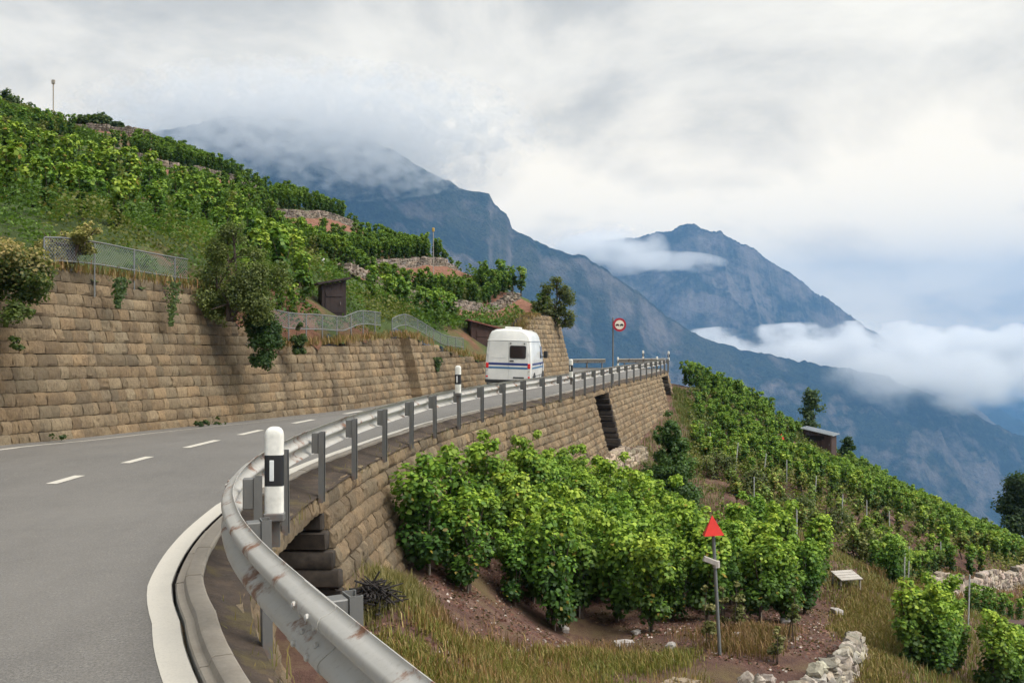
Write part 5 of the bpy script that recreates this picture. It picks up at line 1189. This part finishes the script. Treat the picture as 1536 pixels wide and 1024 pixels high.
def mountain(name,crest,mt,foot,seed,rough=1.0,nu=460,nv=170,back=.5,zfoot=-680,toward=None):
    """crest: (px,py,d). The near flank runs down towards the valley for `foot` metres, the far one for back*foot"""
    C=np.array([at(*p) for p in crest]); s=np.r_[0,np.cumsum(np.linalg.norm(np.diff(C,axis=0),axis=1))]; q=np.linspace(0,s[-1],nu)
    c=np.stack([np.interp(q,s,C[:,k]) for k in range(3)],1)
    c[:,2]+=(fbm(q*.012+seed,q*0+seed,5)-.5)*34*rough+(fbm(q*.07+seed,q*0+2,3)-.5)*11*rough+(RNG.random(nu)-.5)*5
    dr=np.stack([-c[:,0]*.35,-c[:,1]],1) if toward is None else np.tile(np.array(toward,float),(nu,1)); dr/=np.linalg.norm(dr,axis=1)[:,None]
    vb=np.linspace(-1,0,int(nv*.3),endpoint=False); vf=np.linspace(0,1,nv); v=np.r_[vb,vf]
    H=c[:,2]-zfoot; U,Vv=np.meshgrid(np.arange(nu),v,indexing='ij'); w=np.abs(Vv); ft=np.where(Vv<0,foot*back,foot)*(H[U]/H.max())**.8
    X=c[U,0]+dr[U,0]*ft*w*np.sign(Vv+1e-9); Y=c[U,1]+dr[U,1]*ft*w*np.sign(Vv+1e-9)
    Z=c[U,2]-H[U]*(w**.92); m=np.sin(np.pi*np.clip(w,0,1))**.75
    rg=fbm(X*.0021+seed,Y*.0021+seed*2,6,.52,True)-.62; fine=fbm(X*.012+seed,Y*.012,5,.6)-.5
    Z=Z+m*(rg*420*rough+fine*60*rough)
    V=np.stack([X,Y,Z],2).reshape(-1,3); k=len(v); i=np.arange(nu-1)[:,None]*k+np.arange(k-1)[None]
    Fq=np.stack([i,i+k,i+k+1,i+1],2).reshape(-1,4); mb=MB(); mb.add(V,Fq[:,::-1]); return tag(mb.build(name,mt,smooth=180),kind='structure')
MA=mtn_mat('forest_mountain',(.026,.036,.022),(.19,.165,.15),.28,.46)
MR=mtn_mat('rocky_mountain',(.030,.038,.026),(.20,.175,.155),.24,.42)
mountain('mountain',[(-250,330,2500),(0,260,2600),(200,205,2700),(335,175,2800),(450,180,2900),(560,210,3000),(640,258,3050),(700,282,3100),(715,284,3110),(732,290,3120),(741,306,3125),(760,322,3140),(768,342,3146),(778,348,3150),(830,372,3200),(870,381,3230),(940,425,3300),(1000,475,3400),(1060,508,3450),(1130,526,3500),(1230,546,3600),(1320,562,3650),(1400,592,3700),(1470,625,3750),(1536,655,3800),(1700,740,3900),(1900,830,4000)],MA,1500,3.3,.8)
mountain('mountain',[(760,460,5044),(820,395,4874),(880,372,4788),(930,358,4745),(975,351,4720),(1005,347,4702),(1020,340,4702),(1040,336,4702),(1060,343,4702),(1085,352,4702),(1115,364,4720),(1135,374,4745),(1155,391,4762),(1180,408,4788),(1212,429,4805),(1240,449,4831),(1285,482,4874),(1350,520,4959),(1450,600,5044),(1540,680,5130)],MR,950,8.1,1.0,nu=520)
mountain('mountain',[(1300,640,8600),(1400,600,8400),(1440,582,8300),(1466,577,8300),(1490,588,8300),(1530,610,8300),(1620,660,8400),(1750,720,8600)],MA,1800,5.7,.8,nu=200,nv=90)
mountain('mountain',[(1380,660,6600),(1440,622,6600),(1490,606,6600),(1536,640,6600),(1600,650,6700),(1760,740,6900)],MA,1500,12.7,.7,nu=200,nv=90)

# ------------------------------------------------------------------ air
if HAZE:
    m=bpy.data.materials.new('haze_air'); m.use_nodes=True; nt=m.node_tree; nt.nodes.clear(); out=nt.nodes.new('ShaderNodeOutputMaterial'); pv=nt.nodes.new('ShaderNodeVolumePrincipled')
    pv.inputs['Color'].default_value=(*HAZE_COL,1); pv.inputs['Density'].default_value=HAZE; pv.inputs['Anisotropy'].default_value=0.0; L(nt,pv.outputs[0],out.inputs['Volume'])
    mb=MB(); mb.box((0,2600,0),(14000,17600,1)); V=mb.v[0]; V[:,2]=np.where(V[:,2]>0,900,-760); tag(mb.build('haze',m),kind='stuff')
def low_cloud(name,c,size,density,scale,lo,hi,seed,flat=0.0,label='low_cloud',alb=(1,1,1)):  # low cloud on the mountains, standing inside the haze box
    m=bpy.data.materials.new(name+'_volume'); m.use_nodes=True; nt=m.node_tree; nt.nodes.clear(); out=nt.nodes.new('ShaderNodeOutputMaterial'); pv=nt.nodes.new('ShaderNodeVolumePrincipled')
    pv.inputs['Color'].default_value=(*alb,1); pv.inputs['Anisotropy'].default_value=0.0
    tc=N(nt,'ShaderNodeTexCoord'); ln=N(nt,'ShaderNodeVectorMath',operation='LENGTH'); L(nt,tc.outputs['Object'],ln.inputs[0])   # object space: unit ellipsoid
    mp=N(nt,'ShaderNodeMapping'); mp.inputs['Scale'].default_value=(size[0]*scale,size[1]*scale,size[2]*scale*1.5); mp.inputs['Location'].default_value=(seed,seed*2,seed*3); L(nt,tc.outputs['Object'],mp.inputs[0])
    n=N(nt,'ShaderNodeTexNoise'); n.inputs['Scale'].default_value=1; n.inputs['Detail'].default_value=5; n.inputs['Roughness'].default_value=.55; L(nt,mp.outputs[0],n.inputs['Vector'])
    a=N(nt,'ShaderNodeMath',operation='MULTIPLY_ADD'); L(nt,ln.outputs['Value'],a.inputs[0]); a.inputs[1].default_value=-.62; n2=N(nt,'ShaderNodeMath',operation='MULTIPLY_ADD'); L(nt,n.outputs['Fac'],n2.inputs[0]); n2.inputs[1].default_value=1.9; n2.inputs[2].default_value=-.45; L(nt,n2.outputs[0],a.inputs[2])   # noise - .62 r
    r=N(nt,'ShaderNodeMapRange',interpolation_type='SMOOTHSTEP'); L(nt,a.outputs[0],r.inputs[0]); r.inputs[1].default_value=lo; r.inputs[2].default_value=hi; r.inputs[3].default_value=0; r.inputs[4].default_value=density
    L(nt,r.outputs[0],pv.inputs['Density']); L(nt,pv.outputs[0],out.inputs['Volume'])
    mb=MB(); mb.lathe((0,0,0),[(math.sin(math.pi*k/12)*1.03+.001,-math.cos(math.pi*k/12)*1.03) for k in range(13)],24); o=mb.build(name,m); o.location=c; o.scale=size
    return tag(o,label,'low_cloud','banks of low cloud on the mountains','stuff')
if LOW_CLOUD:
    low_cloud('low_cloud_bank',at(1350,540,4080),(1400,300,165),.014,.0055,-.08,.20,3,label='white cloud bank lying between the two mountains')
    low_cloud('low_cloud_bank',at(1420,575,3500),(700,240,120),.009,.003,-.06,.42,7,label='thin low cloud in front of the right ridge')
    low_cloud('low_cloud_bank',at(445,200,2720),(700,340,195),.010,.022,-.10,.36,11,label='grey cloud hiding the left summit',alb=(.86,.865,.87))  # greyer albedo stands in for shade from the overcast above
    low_cloud('low_cloud_bank',at(905,375,4400),(320,170,122),.012,.0045,-.08,.30,17,label='wisp of cloud left of the far peak')
    low_cloud('low_cloud_bank',at(1000,395,4280),(270,130,54),.006,.006,-.08,.16,23,label='thin wisp crossing the far peak')

# ------------------------------------------------------------------ sky and light
ELEV,AZ=math.radians(54),math.radians(116)     # azimuth measured from +Y towards +X: the light comes from the right, behind the camera
w=bpy.data.worlds.new('World'); scene.world=w; w.use_nodes=True; nt=w.node_tree; bg=nt.nodes['Background']
sky=N(nt,'ShaderNodeTexSky',sky_type='NISHITA'); sky.sun_disc=False; sky.sun_elevation=ELEV; sky.sun_rotation=AZ; sky.altitude=600
tc=N(nt,'ShaderNodeTexCoord'); sp=N(nt,'ShaderNodeSeparateXYZ'); L(nt,tc.outputs['Generated'],sp.inputs[0])
zc=N(nt,'ShaderNodeMath',operation='MAXIMUM'); L(nt,sp.outputs['Z'],zc.inputs[0]); zc.inputs[1].default_value=-.02
za=N(nt,'ShaderNodeMath',operation='ADD'); L(nt,zc.outputs[0],za.inputs[0]); za.inputs[1].default_value=.34
dx=N(nt,'ShaderNodeMath',operation='DIVIDE'); L(nt,sp.outputs['X'],dx.inputs[0]); L(nt,za.outputs[0],dx.inputs[1])
dy=N(nt,'ShaderNodeMath',operation='DIVIDE'); L(nt,sp.outputs['Y'],dy.inputs[0]); L(nt,za.outputs[0],dy.inputs[1])
cb=N(nt,'ShaderNodeCombineXYZ'); L(nt,dx.outputs[0],cb.inputs[0]); L(nt,dy.outputs[0],cb.inputs[1])
def wn(scale,detail,rough,loc,dist=0.0):
    mp=N(nt,'ShaderNodeMapping'); mp.inputs['Location'].default_value=loc; L(nt,cb.outputs[0],mp.inputs[0])
    n=N(nt,'ShaderNodeTexNoise'); n.inputs['Scale'].default_value=scale; n.inputs['Detail'].default_value=detail; n.inputs['Roughness'].default_value=rough; n.inputs['Distortion'].default_value=dist; L(nt,mp.outputs[0],n.inputs['Vector']); return n.outputs['Fac']
n1=wn(2.1,10,.60,SKY_LOC,.25); n2=wn(.7,4,.5,(4.1,1.2,0),.2)
# slow left-right drift: the overcast is thicker (greyer) over the mountain on the left
ax=N(nt,'ShaderNodeMath',operation='MULTIPLY_ADD'); L(nt,sp.outputs['X'],ax.inputs[0]); ax.inputs[1].default_value=.20; L(nt,n1,ax.inputs[2])
ay=N(nt,'ShaderNodeMath',operation='MULTIPLY_ADD'); L(nt,n2,ay.inputs[0]); ay.inputs[1].default_value=.55; L(nt,ax.outputs[0],ay.inputs[2])
cl=ramp(nt,ay.outputs[0],[(.57,(.172,.170,.160)),(.68,(.222,.220,.207)),(.77,(.285,.280,.262)),(.90,(.348,.342,.318))])
cov=ramp(nt,n1,[(.16,(.80,.80,.80)),(.3,(1,1,1))])
sm=N(nt,'ShaderNodeVectorMath',operation='SCALE'); L(nt,sky.outputs[0],sm.inputs[0]); sm.inputs['Scale'].default_value=.07
sc_=N(nt,'ShaderNodeVectorMath',operation='SCALE'); L(nt,cl,sc_.inputs[0]); sc_.inputs['Scale'].default_value=SKY_GAIN
hz=ramp(nt,zc.outputs[0],[(0.0,HORIZON),(.11,tuple(1+(h-1)*.72 for h in HORIZON)),(.26,tuple(1+(h-1)*.25 for h in HORIZON)),(.5,(1,1,1))])
L(nt,mixc(nt,1.0,mixc(nt,cov,sm.outputs[0],sc_.outputs[0]),hz,'MULTIPLY'),bg.inputs['Color']); bg.inputs['Strength'].default_value=1.0
sl=bpy.data.lights.new('sun','SUN'); sl.energy=SUN; sl.angle=math.radians(40); sl.color=(1,.955,.88); so=bpy.data.objects.new('sun',sl); COL.objects.link(so)
so.rotation_euler=(math.pi/2-ELEV,0,math.pi-AZ)
cam=bpy.data.cameras.new('camera'); cam.sensor_width=36; cam.lens=36*F/1536; cam.clip_start=.05; cam.clip_end=40000; co=bpy.data.objects.new('camera',cam); COL.objects.link(co); co.location=(0,0,EYE); co.rotation_euler=(math.pi/2,0,0); scene.camera=co
scene.view_settings.view_transform='Standard'; scene.view_settings.look='None'; scene.view_settings.exposure=EXPO; scene.view_settings.gamma=1.0; scene.view_settings.use_curve_mapping=False
c=scene.cycles; c.max_bounces=8; c.diffuse_bounces=3; c.glossy_bounces=3; c.transmission_bounces=4; c.transparent_max_bounces=12; c.volume_bounces=VB; c.use_denoising=True; c.volume_step_rate=VSTEP; c.volume_max_steps=128
c.use_adaptive_sampling=True; c.adaptive_threshold=.02
